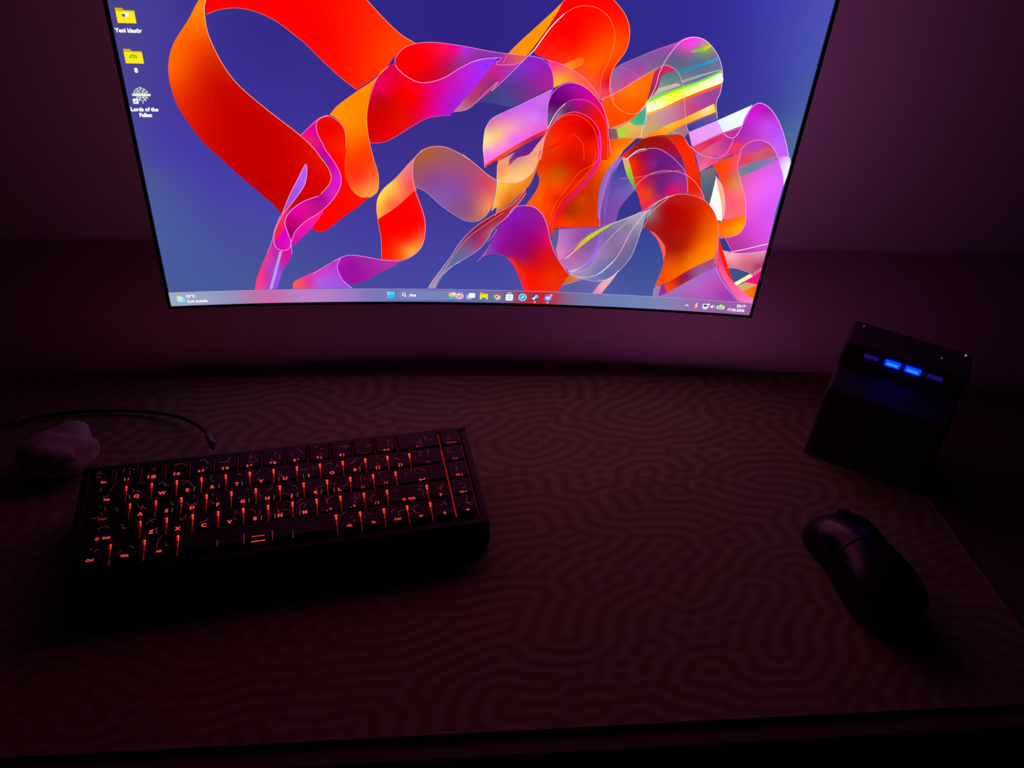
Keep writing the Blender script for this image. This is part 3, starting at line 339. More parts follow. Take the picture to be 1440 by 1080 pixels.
LINES = '''-214.4,292.9 -224.6,278.5 -227,267.4 -226.1,251.7 -219.5,232.1 -209.8,215.5 -195.6,201 -178.4,186 -160,170.6 -148.8,158.7 -141.7,147.8 -141.2,148.1 -135.9,136.9 -136.6,126.9 -146.2,115.2|ffb890|0.9
-225.4,268 -216.3,271.7 -202.1,273.7 -187.2,271.7 -170.4,264.4 -153.5,251.8 -150.3,249.6 -136.7,235.9 -121.3,221.7 -107.8,211.5|ff7060|0.7
-109.6,298.7 -95.9,283.9 -84.1,272 -69.5,259.3 -55.8,252|ffa060|1
-132.9,189 -125.3,197.6 -107.9,210.3 -93.4,220.2 -79.5,233.1|ff9a30|0.8
-79.5,233.1 -88.1,225.4 -95,211.3 -99.8,193.2 -100.2,177.3 -98.1,162.5 -95.2,148.7 -93.2,142 -91.5,130.6 -93.2,118.9 -100.4,112.6|ffb060|0.8
-159.6,170.6 -144.2,184.8 -138.8,187.9 -133.6,188.9 -123.6,182 -120,172.8 -120.3,159.2|ff80c0|0.8
-133.6,188.6 -140.2,186.9 -145.1,181.5 -144.5,172.2 -140.6,162.9 -138.7,157.8 -130.9,145.4 -126.3,132.8 -128.3,121.3 -135.9,109.4 -146.3,98.9 -155.1,92.9 -162.1,88.3 -172.7,77.6 -178,65.2|ff90f0|1
-183.5,94.4 -174.9,113.6 -165.2,130.9 -157.4,144.1 -157.2,135.2 -160.5,123.8 -169.7,110.7 -182,95.9 -190.4,80.8 -193.6,70 -192.4,61.4 -187.1,57.9 -180,59.8 -177.9,66.8 -179.8,76.1 -181.5,86.8 -176.4,97.3 -163.2,107.8 -147.7,113.7|ffa0f8|1
-177.9,66.8 -177.9,54.2|ffa0f8|0.9
-201.5,54.5 -195.1,68.5 -191.9,79.3 -184.9,94.4|ff90e0|0.9
-159.8,32.1 -144.7,41.9 -131.1,49.9 -122.3,52.4 -112.2,51.6 -91.9,47.6 -77.2,46.4 -70.5,47 -59.4,52.9 -51.2,62.7 -48,77.1 -48.3,91.2 -51.9,104.8 -57.5,121.1 -59.5,134.2 -59.5,144.2 -57.3,152.8 -50.5,159.3 -52.1,158.9 -42.5,163 -30.2,163.4 -16.3,158 -6.4,152 -13.2,157 -1.8,148.9 9.9,139.3 18.9,133.8 28.7,132 40.2,131.7 48.4,136.4|ffb0d8|0.8
-131.1,49.9 -135.3,41 -133.7,31.1 -129.1,22.7 -121.6,15|ffa0ff|1
-91.2,47.6 -91.2,70.1 -93.5,88.8 -94.5,102.5 -92.7,113 -86.9,121.9 -75.5,132.4 -57.3,152.8|ffa080|0.6
-57.5,124.1 -47.7,119.9 -33.3,106.8 -18.7,96.5 -6.9,90.6 3.3,90.9 11.8,97.4 17.1,108.3 19,122 18.9,133.8|e0a0c0|0.8
-74.4,234.5 -73.7,239.4 -68.5,246.3 -60.8,250.8 -50.7,253.1 -36.7,253.7 -13.7,251.7 5.5,249 23.8,247.5 42.2,246.6 52.8,245.3 71.6,241.3 82.7,236.9 94.2,229.9 104.8,220.2 110.5,212.7|ff90d0|0.7
-74.4,234.5 -71.9,230.9 -64.9,225 -54.6,220.4 -44.2,220.6 -31.2,225.1 -18.3,233.2 -5.5,240 4.8,242.6 15.2,243.6|ff90e8|1.1
-98,165.2 -89.9,165.4 -81.8,167.7 -70.9,174.1 -60.1,181.2 -48,188.3 -36,191.4 -25.3,192.5|ff6090|0.7
-22.7,195.6 -10.7,198.3 -1.6,205.9 8.7,216.7 16.3,223.5 11.1,215.5 25,228.9 42.1,247.2 46.9,252.3|f0a8d8|0.8
-9.6,238.5 3.3,242.2 18.2,243.8 13.9,238.4 29.6,238.9 39.7,244|ff90e0|0.8
42.1,247 46.9,252.3 52.7,261.1 60.7,272.3 70,282.1|ffe8e0|1.8
70,282.1 79.6,287.9 89.6,289.3 100.1,287.3 110.1,279.8 115.6,268.2 116,256.1 112.5,243.6 108.7,232 109.3,216.6|ff8a50|0.7
87.9,303.2 74.6,298.5 68.9,292.4 59.7,282.7 45.5,269.1 31.1,255.2 23.8,246.9 19.7,239.3|ff9a20|0.6
87.9,303.2 100.8,301.1 111.2,294.9 120.8,286.3 126.6,277.2 128.9,266.6 126.8,254.3 119.2,242.7 116.7,232.5 117.4,222.2 121.5,212 130.1,204.6 138.8,201.7 146.8,203.5 153.4,209.9|ffb060|0.8
52.8,245.3 61.2,239.5 65.4,229.7 66.3,220.5|e060e0|0.8
21.6,196.4 38.6,205.1 66.4,220.1|e8a0ff|0.6
64.3,183.6 62.8,203.6 64.9,214.2 70.9,221.7 78.6,225.5 88,225.5 97.9,221.2 107,213.9 113.4,206.3 119.3,193.2 122.2,182.4 126.9,163.8|ff90e0|0.9
64.3,183.6 68.4,191.9 72.9,201.5 80.3,209.2 88.2,211.8 97.8,211.4 108,206 116.2,195.7 120.8,182.4 124.2,157.2|ff70a0|0.6
64.3,183.6 68.2,193.2 72.9,201.5 79.1,208.2|e8e0f0|1.4
60.7,154 63,175.3 67.5,186.4 76.2,196.3 85.4,200.4 93.6,199.9 103.9,195.1 112,186 115.7,173.7 117.9,156.9|ff60c0|1
57.8,153.9 61.5,176.6 66.8,187.1 76.3,195 87,198.2 98.4,194.8 107.8,185.8 112.9,173.6 115,156.7 99.2,144.6 89.4,129.4 80.6,115.4 76.1,101.4 76,87.3|ff6a30|0.7
91.8,179.4 98.2,172.8 100.9,164.5 101.6,156|ff6a20|0.6
112.2,166.8 111.9,158.3 107.6,146.5 95.3,128.2 85,115.6 79.2,100 78.1,81|ff5a30|0.7
6.9,154.7 5.7,163 6,174.1 7.3,182.4 12.4,190.7 21.6,196.4|ffc0ff|0.8
6,161.9 8.2,144.7|ffb0e0|0.8
20,148.3 20.3,125 19,113 16.7,101.4|ffd890|0.8
20.1,133.8 27.3,131.9 37.3,131.6 47.1,135.6 53.7,142.5 57.8,152.8 61.7,164.3|ffd8b0|0.8
20.6,96.9 22.3,106.2|e0a0b0|0.8
-45.2,15.3 -31,38.4 -22.2,51.9 -15,65.1 -6.5,76.5 4.9,87.9 16.2,96 35.9,109 49.2,126.1|ffb0c0|0.8
-42.9,15.3 -26.5,40.2 -17.8,55.2 -4.9,73.3 16.5,91.4 29.1,101.1|ffa0b0|0.6
-39.8,15.3 -33.8,26.6 -27.9,33.4 -17.5,43.7 -7.1,50.6 6,60.7 14.4,72.3 19.8,83.6 31,95 41.8,109.2 49.6,121.7|f0b0d0|0.8
-37.5,15.4 -32.3,26.6 -26.4,36.8 -11.6,47.1|90b8e0|0.7
19.8,83.6 22.9,82.1 14.6,69.1|ffb0d0|0.5
33.1,96.6 37.6,105.3 43.3,108.1 50.5,108.8 59.5,106.9 67.5,99.5 72.9,88.8 77.2,74.6 82.2,61.7 90.3,48.8 101.2,36.1 115.5,31.2 131.3,29.4 143.4,32.6|e8a0e8|1
4.3,46.4 10.8,54.3 17.7,67.6|c090d0|0.6
4.3,46.4 7.9,50.9 15.3,55.3 25.8,56.4 35.1,52.6 43.4,42 50.6,26.9 55.4,14.5|d04090|0.5
100.8,37.4 115.3,32.9 130.3,37.1 141.3,47.9 149.9,63.4 157.3,85 166.4,103 176.1,115.9 189.1,125.9|f0e8f8|0.9
102.5,35.8 116.6,34.7 124.6,45.3 130.3,60.7 139.8,80.8 154.9,100.7 165.4,109.1|b8b0d0|0.6
105.4,37.6 120.2,43.4 126.2,57.2 132.1,70.7 144.9,87.5 157.8,100.9|d8c8e8|0.6
131.2,30.3 143.4,32.6 151.5,41.6 161.5,57.4 165.3,72.5 168,88.8 170.9,103.2 189.4,124.4|c8d8f8|0.8
88.6,50.4 98.1,62.4 110.3,75.3|f0a0d0|0.6
135.6,32.2 136.3,39.1|8098e0|0.8
125.8,89.7 123.8,108.4 125,123.7 126.1,137.2 129.8,152 137.7,166.8|d0a0e8|0.7
130.6,70.6 129.1,93 128.9,116.3 130.6,136 134.3,150.8 138,159.7|b890e8|0.6
94.5,23 106.5,27.3 115.5,30.9|e0c0b0|0.8
135.1,92.8 143.5,96.9 154.6,102.3 167,108.4|e0e0b0|0.7
138.7,140.4 152.9,142 173.6,147.6 195.9,151.9|ff7040|0.9
152.6,130 160.3,140.9 170.6,148.1 181.7,150.7 196.3,149.7 209,144 220,132.8 224.4,125.5|f0a0b8|0.9
130.3,37.4 135.8,42.8 146.4,55.2|f0f0f8|0.9
140.7,155.5 147.9,164.5 159.9,169.5 162.2,171.1 170.7,171.3 179.8,167.6 189.6,161.1 200.4,150.7 205.7,136.3 206.7,129.6|e0a0f0|0.8
142.4,159.7 151.1,168 159.2,170.6|fff0f8|1.5
152.5,178.6 163.1,182.4 177.2,182.2 186.7,176.5 194.7,164.3 202.7,146.5|e05050|0.6
169.2,90.8 171.6,98.9 173,108.3 178.7,117.9 187.9,124.6 200.4,128.4 213.7,127.5 226.5,122.6 235.7,114 242.1,103.5 245.8,91.1 248.2,76.7 248.4,61.8 249,53.4|ff9890|0.8
165.8,107.1 174.6,116.2 185.2,122.9 194.8,126.9|ffb0c0|0.8
165.9,106.4 144.9,97.3 124.1,85.1|e0d890|0.5
192.2,26.2 194.5,35.9 196.7,49.8 196,58.1 191.7,69.5 185.2,80.5 176.3,88.8|ff6a40|0.5
192.7,14.4 192.5,24.5 197.5,27.8|ffb0d0|0.7
197.4,14.7 198.3,27.5|f0c0e0|0.6
250.5,53.5 259.2,40.5 269.6,29.1 283.8,15.2|c880ff|1.6
251.5,54.4 249.2,73.4 247.1,83.1|ffa0c0|0.7
251.8,60.3 261.5,44.1 273.8,31.2 283.9,21.5|f080b0|0.5
263.1,71.2 277.3,75.6 298.9,83.4|fff0ff|1.4
253.8,72.1 264.1,70.4 278.5,70.8 299.4,75.4|ffd0e8|0.9
247.9,85.1 259.4,87.7 267.4,92.4 270.2,102.5 268.7,111.8 265.2,125.4 258.4,140 251.2,154.2 248.4,164.2 249.4,165.1 249.2,175.1 253.2,181.7 262.1,185.6 270.8,184.4 279.3,178.7 287.7,168 289,164.3 294.4,154.6 298,143.8|f8a8d8|0.9
262.5,53.6 275,52.9 289.1,48.9|f0a0c0|0.7
253.7,86 263.6,72.6|ff90c0|0.8
228.9,189.7 235.4,186 240.7,187.1 244.3,195.6 245.2,203.8 248.5,212.8 255.3,218.9 265.7,215.4 276.7,204.8 287.1,189.1 295.7,171.5 299.4,165.1|ffc0ff|1
194,182.6 199.5,175.9 213.9,167.7 225.6,166.3 234.8,169.8 238.5,178.6 239.7,185.6|ffa0c0|0.9
220.9,200.8 228.8,190.4|d0d0f0|0.7
110.6,212.5 125.1,220.7 142.2,232.7 160.3,244.5 166.8,245.6 175.7,241.1 181.3,233.8 185.3,223.7 188,213.4 193,194.9 197.3,186.9 202.3,176.1|f0b0b0|0.8
148.3,205 152.7,211.2 158.4,225.9 160.2,238.9 164.6,251.7 171.8,263.2 177.4,268.1 184.8,270.3 194.3,268.9 203.5,262.8 211.5,253.4 216.8,241.2 218.2,225.9 216.4,216.6 220.6,202.2|ffd0f0|1
152.7,211.2 154.2,200.6 153,188.3 152.7,181.4|e0f0e0|0.8
123.2,242.9 134.3,248.6 152.8,257.1 176.1,266.5|c080b0|0.5
122.1,241.6 133,239.7 143.3,234|b888b0|0.5
116.7,232.5 118.7,222.3 122.9,212.1|e0a0b0|0.9
134.3,195.4 146,191.3 163.9,192.4 179.2,192.7 178.6,189.9 186.3,186.2|e8b090|0.6
153.4,209.9 155.5,192.6 152.3,191 153.2,181.4|f0e0d0|0.6
246.6,103.5 247.3,111.7 244.7,125.4 239,139.3 231.2,148.4|ffc0b0|0.6
201.2,174.6 228.9,190 244.3,197.7 248.9,216.8|f0b0f0|0.5'''
BACKDROP = '''-295,270.6,48448a -298.7,273.7,484080 -273.9,265.9,48409a -308.8,170.5,4c5096 -302.1,149.6,4a5096 -275.4,195.9,483c9a -287.2,157.5,4640a8 -206.7,256.9,362c8a -174.7,222.5,362e8c -144.3,217.3,3a3090 -54.4,274.5,302484 -3.9,265.3,2e2280 -89,151.6,3e3090 -0.4,176.6,3a3088 14.3,278,302484 154.3,286,322c8e 173.7,287.2,322a90 224.6,290.5,3634a0 248.5,297.9,3c40ac 292.3,301,4c50b0 236,242.5,3a3698 275.4,245.3,444aa8 268.9,218.9,3c409a 296.2,193.9,506aa0 -288.4,129.5,4a569a -285.8,71.6,4a5aa0 -293.9,24.9,485a9c -230.5,85.7,484a9e -238.7,122.1,4640a8 -208.6,100.4,4848a8 -204.6,76.3,464ca0 -167,29.7,48509a -143,62,4644a0 -114.3,69.9,4440a0 -27,71.2,443e9c -56.5,29.7,4646a0 -11.1,30.4,4448a4 -69.9,138.3,3e348e 0.5,125.8,40348e 21,31.1,4446a0 115.1,20.8,5a60a8 167.7,37.4,44509a 146.8,124.9,3a3490 171.4,63,3c4a98 169.2,37.8,40509a 174.5,71.7,3a4898 150.5,110.1,38308a'''
R = 2.43835; SW, SH = 0.598, 0.3364
MS = (Matrix.Translation((0, 0, 0.8317)) @ Matrix.Rotation(math.radians(-0.384), 4, 'Z')
      @ Matrix.Rotation(math.radians(0.4954), 4, 'Y') @ Matrix.Rotation(math.radians(-1.454), 4, 'X'))
mon_x, mon_y = 0.0, 0.17
monitor = empty('curved_monitor', (mon_x, mon_y, 0.747), 0, 'wide curved monitor switched on with colourful ribbon wallpaper above the desk', 'monitor')
MI = Matrix.Translation((-mon_x, -mon_y, -0.747)) @ MS
def sp(s, v, d):
    """point at arc length s, height v (metres) on the screen, d in front of it, in the monitor's frame"""
    a = s / R
    return MI @ Vector(((R - d) * math.sin(a), -R + (R - d) * math.cos(a), v))

screen_m = D.materials.new('lit_screen_pixels'); screen_m.use_nodes = True
n, l = nodes(screen_m); n.clear()
oo = n.new('ShaderNodeOutputMaterial'); em = n.new('ShaderNodeEmission'); at = n.new('ShaderNodeAttribute'); at.attribute_name = 'Col'
l.new(at.outputs['Color'], em.inputs['Color']); l.new(em.outputs[0], oo.inputs[0]); em.inputs[1].default_value = 1.0

def srgb2lin(a):
    return np.where(a <= 0.04045, a / 12.92, ((a + 0.055) / 1.055) ** 2.4)

def samples(txt):
    X = []; K = []
    for t in txt.split():
        x, y, h = t.split(','); X.append((float(x), float(y))); h = h.lstrip('#'); K.append([int(h[i:i+2], 16) / 255 for i in (0, 2, 4)])
    return np.array(X), np.array(K)

def idw(P, X, K, power=3.0):
    """smooth colour field through the samples (thin-plate spline, eased, kept in the samples' range)"""
    if len(X) < 4:
        d = np.sqrt(((P[:, None, :] - X[None]) ** 2).sum(2) + 9.0); w_ = 1 / d ** 2; w_ /= w_.sum(1, keepdims=True)
        return srgb2lin(w_ @ K)
    S = np.abs(X - X.mean(0)).max() + 1e-6; Xn = (X - X.mean(0)) / S; Pn = (P - X.mean(0)) / S
    def ph(A, B):
        r2 = ((A[:, None] - B[None]) ** 2).sum(2); return np.sqrt(r2 + 0.002)
    n_ = len(X); M = np.zeros((n_ + 1, n_ + 1)); M[:n_, :n_] = ph(Xn, Xn) - np.eye(n_) * 0.02; M[:n_, n_] = 1; M[n_, :n_] = 1
    W_ = np.linalg.solve(M, np.vstack([K, np.zeros((1, 3))]))
    Y = ph(Pn, Xn) @ W_[:n_] + W_[n_]
    return srgb2lin(np.clip(Y, K.min(0), K.max(0)))

def set_cols(me, cols):
    ca = me.color_attributes.new('Col', 'FLOAT_COLOR', 'POINT')
    a = np.ones((len(cols), 4), dtype=np.float32); a[:, :3] = cols
    ca.data.foreach_set('color', a.ravel())

def screen_mesh(name, P2, F, cols, depth, parent, label=None):
    o = mesh_obj(name, [sp(x / 1000, y / 1000, depth) for x, y in P2], F, screen_m, parent)
    set_cols(o.data, cols)
    if label: o['label'] = label
    return o

def cdt(outline, sample_d=4.0):
    """triangulate the outline (mm) with interior points so that it follows the curve and takes gradients"""
    P = [np.array(p) for p in outline]
    Q = [P[0]]
    for p in P[1:]:
        if np.linalg.norm(p - Q[-1]) > 0.05: Q.append(p)
    if np.linalg.norm(Q[0] - Q[-1]) < 0.05: Q.pop()
    nb = len(Q); A = np.array(Q)
    lo = A.min(0); hi = A.max(0)
    gx = np.arange(math.floor(lo[0] / sample_d) * sample_d, hi[0], sample_d)
    gy = np.arange(math.floor(lo[1] / sample_d) * sample_d, hi[1], sample_d)
    G = np.array([(x + (0.37 * sample_d if j % 2 else 0), y) for j, y in enumerate(gy) for x in gx]) + 0.0137
    inside = np.zeros(len(G), bool)
    x0, y0 = A[:, 0], A[:, 1]; x1, y1 = np.roll(x0, -1), np.roll(y0, -1)
    for a, b_, c, d in zip(x0, y0, x1, y1):
        if b_ == d: continue
        cr = ((b_ > G[:, 1]) != (d > G[:, 1])) & (G[:, 0] < (c - a) * (G[:, 1] - b_) / (d - b_) + a)
        inside ^= cr
    near = np.sqrt(((G[:, None] - A[None]) ** 2).sum(2)).min(1) > 0.5
    G = G[inside & near]
    vs = [Vector(p) for p in Q] + [Vector(p) for p in G]
    r = delaunay_2d_cdt(vs, [], [list(range(nb))], 1, 1e-5)
    return np.array([(v.x, v.y) for v in r[0]]), [tuple(f) for f in r[2]]

# the lit panel itself, with the wallpaper's plain ground
nx, ny = 76, 44
P2 = np.array([(-299 + 598 * i / (nx - 1), 336.4 * j / (ny - 1)) for j in range(ny) for i in range(nx)])
F = [(j * nx + i, j * nx + i + 1, (j + 1) * nx + i + 1, (j + 1) * nx + i) for j in range(ny - 1) for i in range(nx - 1)]
Xb, Kb = samples(BACKDROP)
screen = screen_mesh('screen', P2, F, idw(P2, Xb, Kb, 3.0), 0.0, monitor, 'lit display panel showing blue ground')
LAYER = 0.000016
layer = 3
for row in RIBBONS.strip().split('\n'):
    pp, cc = row.split('|')
    P = []
    for t in pp.split():
        sharp = t.endswith('!'); x, y = t.rstrip('!').split(','); P.append((float(x), float(y), sharp))
    out = catmull(P, True)
    out = [np.array((min(max(p[0], -298.8), 298.8), min(max(p[1], 13.5), 336))) for p in out]
    V2, F2 = cdt(out)
    X, K = samples(cc)
    screen_mesh('ribbon', V2, F2, idw(V2, X, K, 3.2), LAYER * layer, screen)
    layer += 1
V = []; F = []; K = []
for row in LINES.strip().split('\n'):
    pp, c, wd = row.split('|'); hw = float(wd) * 0.73 / 2 * 0.65
    P = [(float(t.split(',')[0]), float(t.split(',')[1]), False) for t in pp.split()]
    q = catmull(P, False)
    q = [p for i, p in enumerate(q) if i == 0 or np.linalg.norm(p - q[i - 1]) > 1e-3]
    base = len(V)
    for i, p in enumerate(q):
        t = q[min(i + 1, len(q) - 1)] - q[max(i - 1, 0)]; t = t / (np.linalg.norm(t) + 1e-9)
        nrm = np.array((-t[1], t[0]))
        k = hw * (0.35 if i in (0, len(q) - 1) else 1)
        for sgn in (-1, 1):
            pt = p + nrm * k * sgn
            V.append((min(max(pt[0], -298.8), 298.8), min(max(pt[1], 14.2), 336))); K.append(lin(c)[:3])
    for i in range(len(q) - 1):
        a = base + 2 * i; F.append((a, a + 1, a + 3, a + 2))
o = screen_mesh('ribbon_outline', V, F, np.array(K), LAYER * (layer + 1), screen); o['kind'] = 'stuff'
TOP = LAYER * (layer + 3)

# ---- user interface drawn on the screen
def art(name, shapes, depth=0, label=None):
    """shapes: list of (outline [(x,y)..] in mm, colour) stacked from back to front"""
    V = []; F = []; K = []; Z = []
    for k, (ol, c) in enumerate(shapes):
        b0 = len(V)
        dense = []
        for i, p in enumerate(ol):
            p, q = Vector(p), Vector(ol[(i + 1) % len(ol)])
            m_ = max(1, int((q - p).length / 5)); dense += [tuple(p.lerp(q, j / m_)) for j in range(m_)]
        tri = cdt(dense, 5.0) if max(x for x, y in ol) - min(x for x, y in ol) > 12 else None
        if tri is None:
            r_ = delaunay_2d_cdt([Vector(p) for p in ol], [], [list(range(len(ol)))], 1, 1e-6); tri = ([(v.x, v.y) for v in r_[0]], r_[2])
        for v in tri[0]:
            V.append((v[0], v[1])); K.append(lin(c)[:3]); Z.append(TOP + (depth + k) * LAYER)
        F += [tuple(b0 + i for i in f) for f in tri[1]]
    o = mesh_obj(name, [sp(x / 1000, y / 1000, z) for (x, y), z in zip(V, Z)], F, screen_m, screen)
    set_cols(o.data, np.array(K))
    if label: o['label'] = label
    return o
def rrect(cx, cy, w_, h_, r=0.0, seg=4):
    if r <= 0: return [(cx - w_/2, cy - h_/2), (cx + w_/2, cy - h_/2), (cx + w_/2, cy + h_/2), (cx - w_/2, cy + h_/2)]
    out = []
    for sx, sy, a0 in ((1, 1, 0), (-1, 1, 90), (-1, -1, 180), (1, -1, 270)):
        for k in range(seg + 1):
            a = math.radians(a0 + 90 * k / seg); out.append((cx + sx * (w_/2 - r) + r * math.cos(a), cy + sy * (h_/2 - r) + r * math.sin(a)))
    return out
def disc(cx, cy, r, n_=20, ry=None, a0=0, a1=360):
    ry = ry or r
    full = a1 - a0 == 360
    p = [(cx + r * math.cos(math.radians(a0 + (a1 - a0) * k / (n_ if full else n_ - 1))), cy + ry * math.sin(math.radians(a0 + (a1 - a0) * k / (n_ if full else n_ - 1)))) for k in range(n_)]
    return p if full else p + [(cx, cy)]
def ringarc(cx, cy, r, t, a0, a1, n_=12):
    A_ = [math.radians(a0 + (a1 - a0) * k / (n_ - 1)) for k in range(n_)]
    return [(cx + (r + t/2) * math.cos(a), cy + (r + t/2) * math.sin(a)) for a in A_] + [(cx + (r - t/2) * math.cos(a), cy + (r - t/2) * math.sin(a)) for a in A_[::-1]]
def stroke(x0, y0, x1, y1, t):
    d = Vector((x1 - x0, y1 - y0)).normalized(); n_ = Vector((-d.y, d.x)) * t / 2
    return [(x0 + n_.x, y0 + n_.y), (x0 - n_.x, y0 - n_.y), (x1 - n_.x, y1 - n_.y), (x1 + n_.x, y1 + n_.y)]

_tc = {}
def glyphs(s, size=1.0, bold=0.0, align='CENTER'):
    key = (s, size, bold, align)
    if key in _tc: return _tc[key]
    cu = D.curves.new('t', 'FONT'); cu.body = s; cu.size = size; cu.align_x = align; cu.align_y = 'CENTER'; cu.resolution_u = 3; cu.offset = bold
    o = D.objects.new('t', cu); C.objects.link(o); bpy.context.view_layer.update()
    me = o.evaluated_get(bpy.context.evaluated_depsgraph_get()).to_mesh()
    r = ([(v.co.x, v.co.y) for v in me.vertices], [tuple(p.vertices) for p in me.polygons])
    D.objects.remove(o); D.curves.remove(cu)
    _tc[key] = r
    return r
def screen_text(s, x, y, h, c='ffffff', align='CENTER', bold=0.04, depth=6):
    V, F = glyphs(s, h, bold * h, align)
    o = mesh_obj('lettering', [sp((vx + x) / 1000, (vy + y) / 1000, TOP + depth * LAYER) for vx, vy in V], F, screen_m, screen)
    set_cols(o.data, np.tile(np.array(lin(c)[:3]), (len(V), 1)))
    return o
# taskbar: a frosted strip tinted by what is behind it
tb = samples("-297,7,a0a8c8 -270,7,98a0c4 -240,7,8f94be -215,7,c070a0 -200,7,d060a8 -185,7,b880c0 -160,7,c080c8 -130,7,a878c4 -105,7,8078b8 -60,7,6c70b4 0,7,6468ac 35,7,6870a8 50,7,90406a 62,7,c82030 80,7,d02028 88,7,c03040 100,7,7870a0 130,7,7078b0 190,7,7484b4 215,7,8a80b4 240,7,9868b0 270,7,985ca4 297,7,a060a0")
nx, ny = 90, 3
P2 = np.array([(-299 + 598 * i / (nx - 1), 14.95 * j / (ny - 1)) for j in range(ny) for i in range(nx)])
F = [(j * nx + i, j * nx + i + 1, (j + 1) * nx + i + 1, (j + 1) * nx + i) for j in range(ny - 1) for i in range(nx - 1)]
screen_mesh('taskbar', P2, F, idw(P2 * [1, 0.3], tb[0] * [1, 0.3], tb[1], 2.6), TOP - LAYER * 1.5, screen, 'frosted strip along the bottom')
art('taskbar_edge', [(rrect(-299 + 598 * (k + .5) / 60, 14.9, 598 / 60, 0.35), 'b0a8d0') for k in range(60)], -1)
art('start_icon', [(rrect(-83 + dx, 7.7 + dy, 3.7, 3.7, .3), c) for dx, dy, c in ((-2, -2, '20c8f0'), (2, -2, '18c0f0'), (-2, 2, '50e8f8'), (2, 2, '30d8f8'))])
pill = [(rrect(-41.3, 7.7, 68.5, 9.8, 4.8, 6), '9098cc'), (rrect(-41.3, 7.7, 67.8, 9.2, 4.5, 6), '7a82ba')]
art('search_box', pill)
art('magnifier_icon', [(ringarc(-69.8, 8.2, 1.6, .7, 0, 350, 16), 'ffffff'), (stroke(-68.7, 7.0, -67.2, 5.5, .8), 'ffffff')], 3)
screen_text('Ara', -64, 7.5, 4.6, align='LEFT')
art('picture_icon', [(disc(-19.5, 8.6, 4.2, 16, 2.6), 'e8c070'), (disc(-18, 9.8, 2.4, 14, 1.5), 'f8e8b0'), (rrect(-19, 5.2, 8.5, 2.2, .8), '30c0d0'), (disc(-12, 7, 4.2, 16, 3.4), 'f0b8d0'),
     (stroke(-14, 8, -12.5, 5.5, .8), 'c03060'), (stroke(-11.5, 8.6, -10.5, 5.6, .8), 'd04070'), (disc(-13, 8.8, .9, 8), 'ffffff')], 3)
art('window_switch_icon', [(rrect(-2.2, 6.2, 6, 5.4, .6), 'a8b4d0'), (rrect(.9, 8, 6.6, 5.6, .6), 'f4f8ff')], 2)
art('folder_icon', [([(9.2, 3.6), (17.6, 3.6), (17.6, 10.4), (13.4, 10.4), (12.4, 11.6), (9.2, 11.6)], 'f0c000'), (rrect(13.4, 6.5, 8.4, 5.8, .4), 'ffe010'), (rrect(13.4, 4.6, 4.4, 2.2, .2), '2088d0')], 2)
art('browser_icon', [(disc(27, 7.2, 4.1, 20, None, 20, 150), 'f04030'), (disc(27, 7.2, 4.1, 20, None, 150, 270), '30b050'), (disc(27, 7.2, 4.1, 20, None, 270, 380), 'ffd020'), (disc(27, 7.2, 2.1), 'ffffff'), (disc(27, 7.2, 1.5), '3080f0')], 2)
art('shop_bag_icon', [(rrect(40.3, 6.6, 7.6, 7.4, 1), 'f0fff8'), (ringarc(40.3, 10.4, 2, .7, 0, 180), 'e0f0f0'), (rrect(40.3, 8.2, 4.6, .7), '90b0b8'), (rrect(40.3, 5.6, 4.6, .7), '90b0b8')], 2)
art('compass_icon', [(disc(54.3, 7.3, 4.3), 'c0f0ff'), (disc(54.3, 7.3, 3.7), '18b8e0'), ([(52.6, 5.2), (54.9, 6.7), (56.2, 9.4), (53.7, 7.9)], 'e0ffff')], 2)
art('game_launcher_icon', [(disc(67.5, 7.5, 3.9), '1a4a90'), (disc(68.8, 8.6, 1.7), 'ffffff'), (disc(68.8, 8.6, .9), '1a4a90'), (stroke(68, 7.8, 64.6, 6.2, 1.2), 'ffffff'), (disc(66.2, 5.8, 1.3), 'e0f0ff'), (disc(67.5, 1.9, .8, 10), 'ffe8f0')], 2)
art('chat_icon', [(disc(81.2, 7.3, 4.2), '5870f0'), (rrect(81.2, 7.2, 5.4, 3.6, 1.6), 'e0e8ff'), (disc(79.9, 7.1, .6, 8), '5060e0'), (disc(82.5, 7.1, .6, 8), '5060e0'), (disc(84.2, 10.4, 2.1), 'f06070'), (rrect(84.2, 10.4, .6, 2.2), 'ffffff'), (disc(81.2, 1.9, .8, 10), 'ffe8f0')], 2)
art('weather_icon', [(disc(-290.2, 9.2, 2.2), 'ffe060'), (disc(-290.8, 6.2, 2.1), '90e0f0'), (disc(-288.4, 7.4, 2.7), 'b0f4f8'), (disc(-286.6, 6, 1.9), '80d8e8'), (rrect(-288.6, 5.2, 7, 2.4, 1.1), '98e8f0')], 2)
screen_text('23°C', -283.6, 10.2, 4.1, align='LEFT')
screen_text('Çok bulutlu', -283.6, 4.5, 4.1, align='LEFT')
art('arrow_icon', [(stroke(228.6, 5.8, 230.5, 7.6, .7), 'ffffff'), (stroke(230.3, 7.6, 232.2, 5.8, .7), 'ffffff')], 2)
art('microphone_icon', [(rrect(240.3, 8.2, 2.2, 4, 1), 'f8d0a0'), (disc(240.3, 5.6, 2.2, 12, 1.6), 'f08050'), (rrect(240.3, 6.4, 1.4, 1.6), 'fff0d0')], 2)
art('network_icon', [(rrect(250.2, 7.3, 6.2, 5, .7), 'ffffff'), (rrect(250, 7.6, 4, 2.8, .2), '504878'), (rrect(250.2, 3.9, 3.8, .9), 'ffffff'), (rrect(253.4, 9.5, 1.6, 1.8), 'ffffff')], 2)
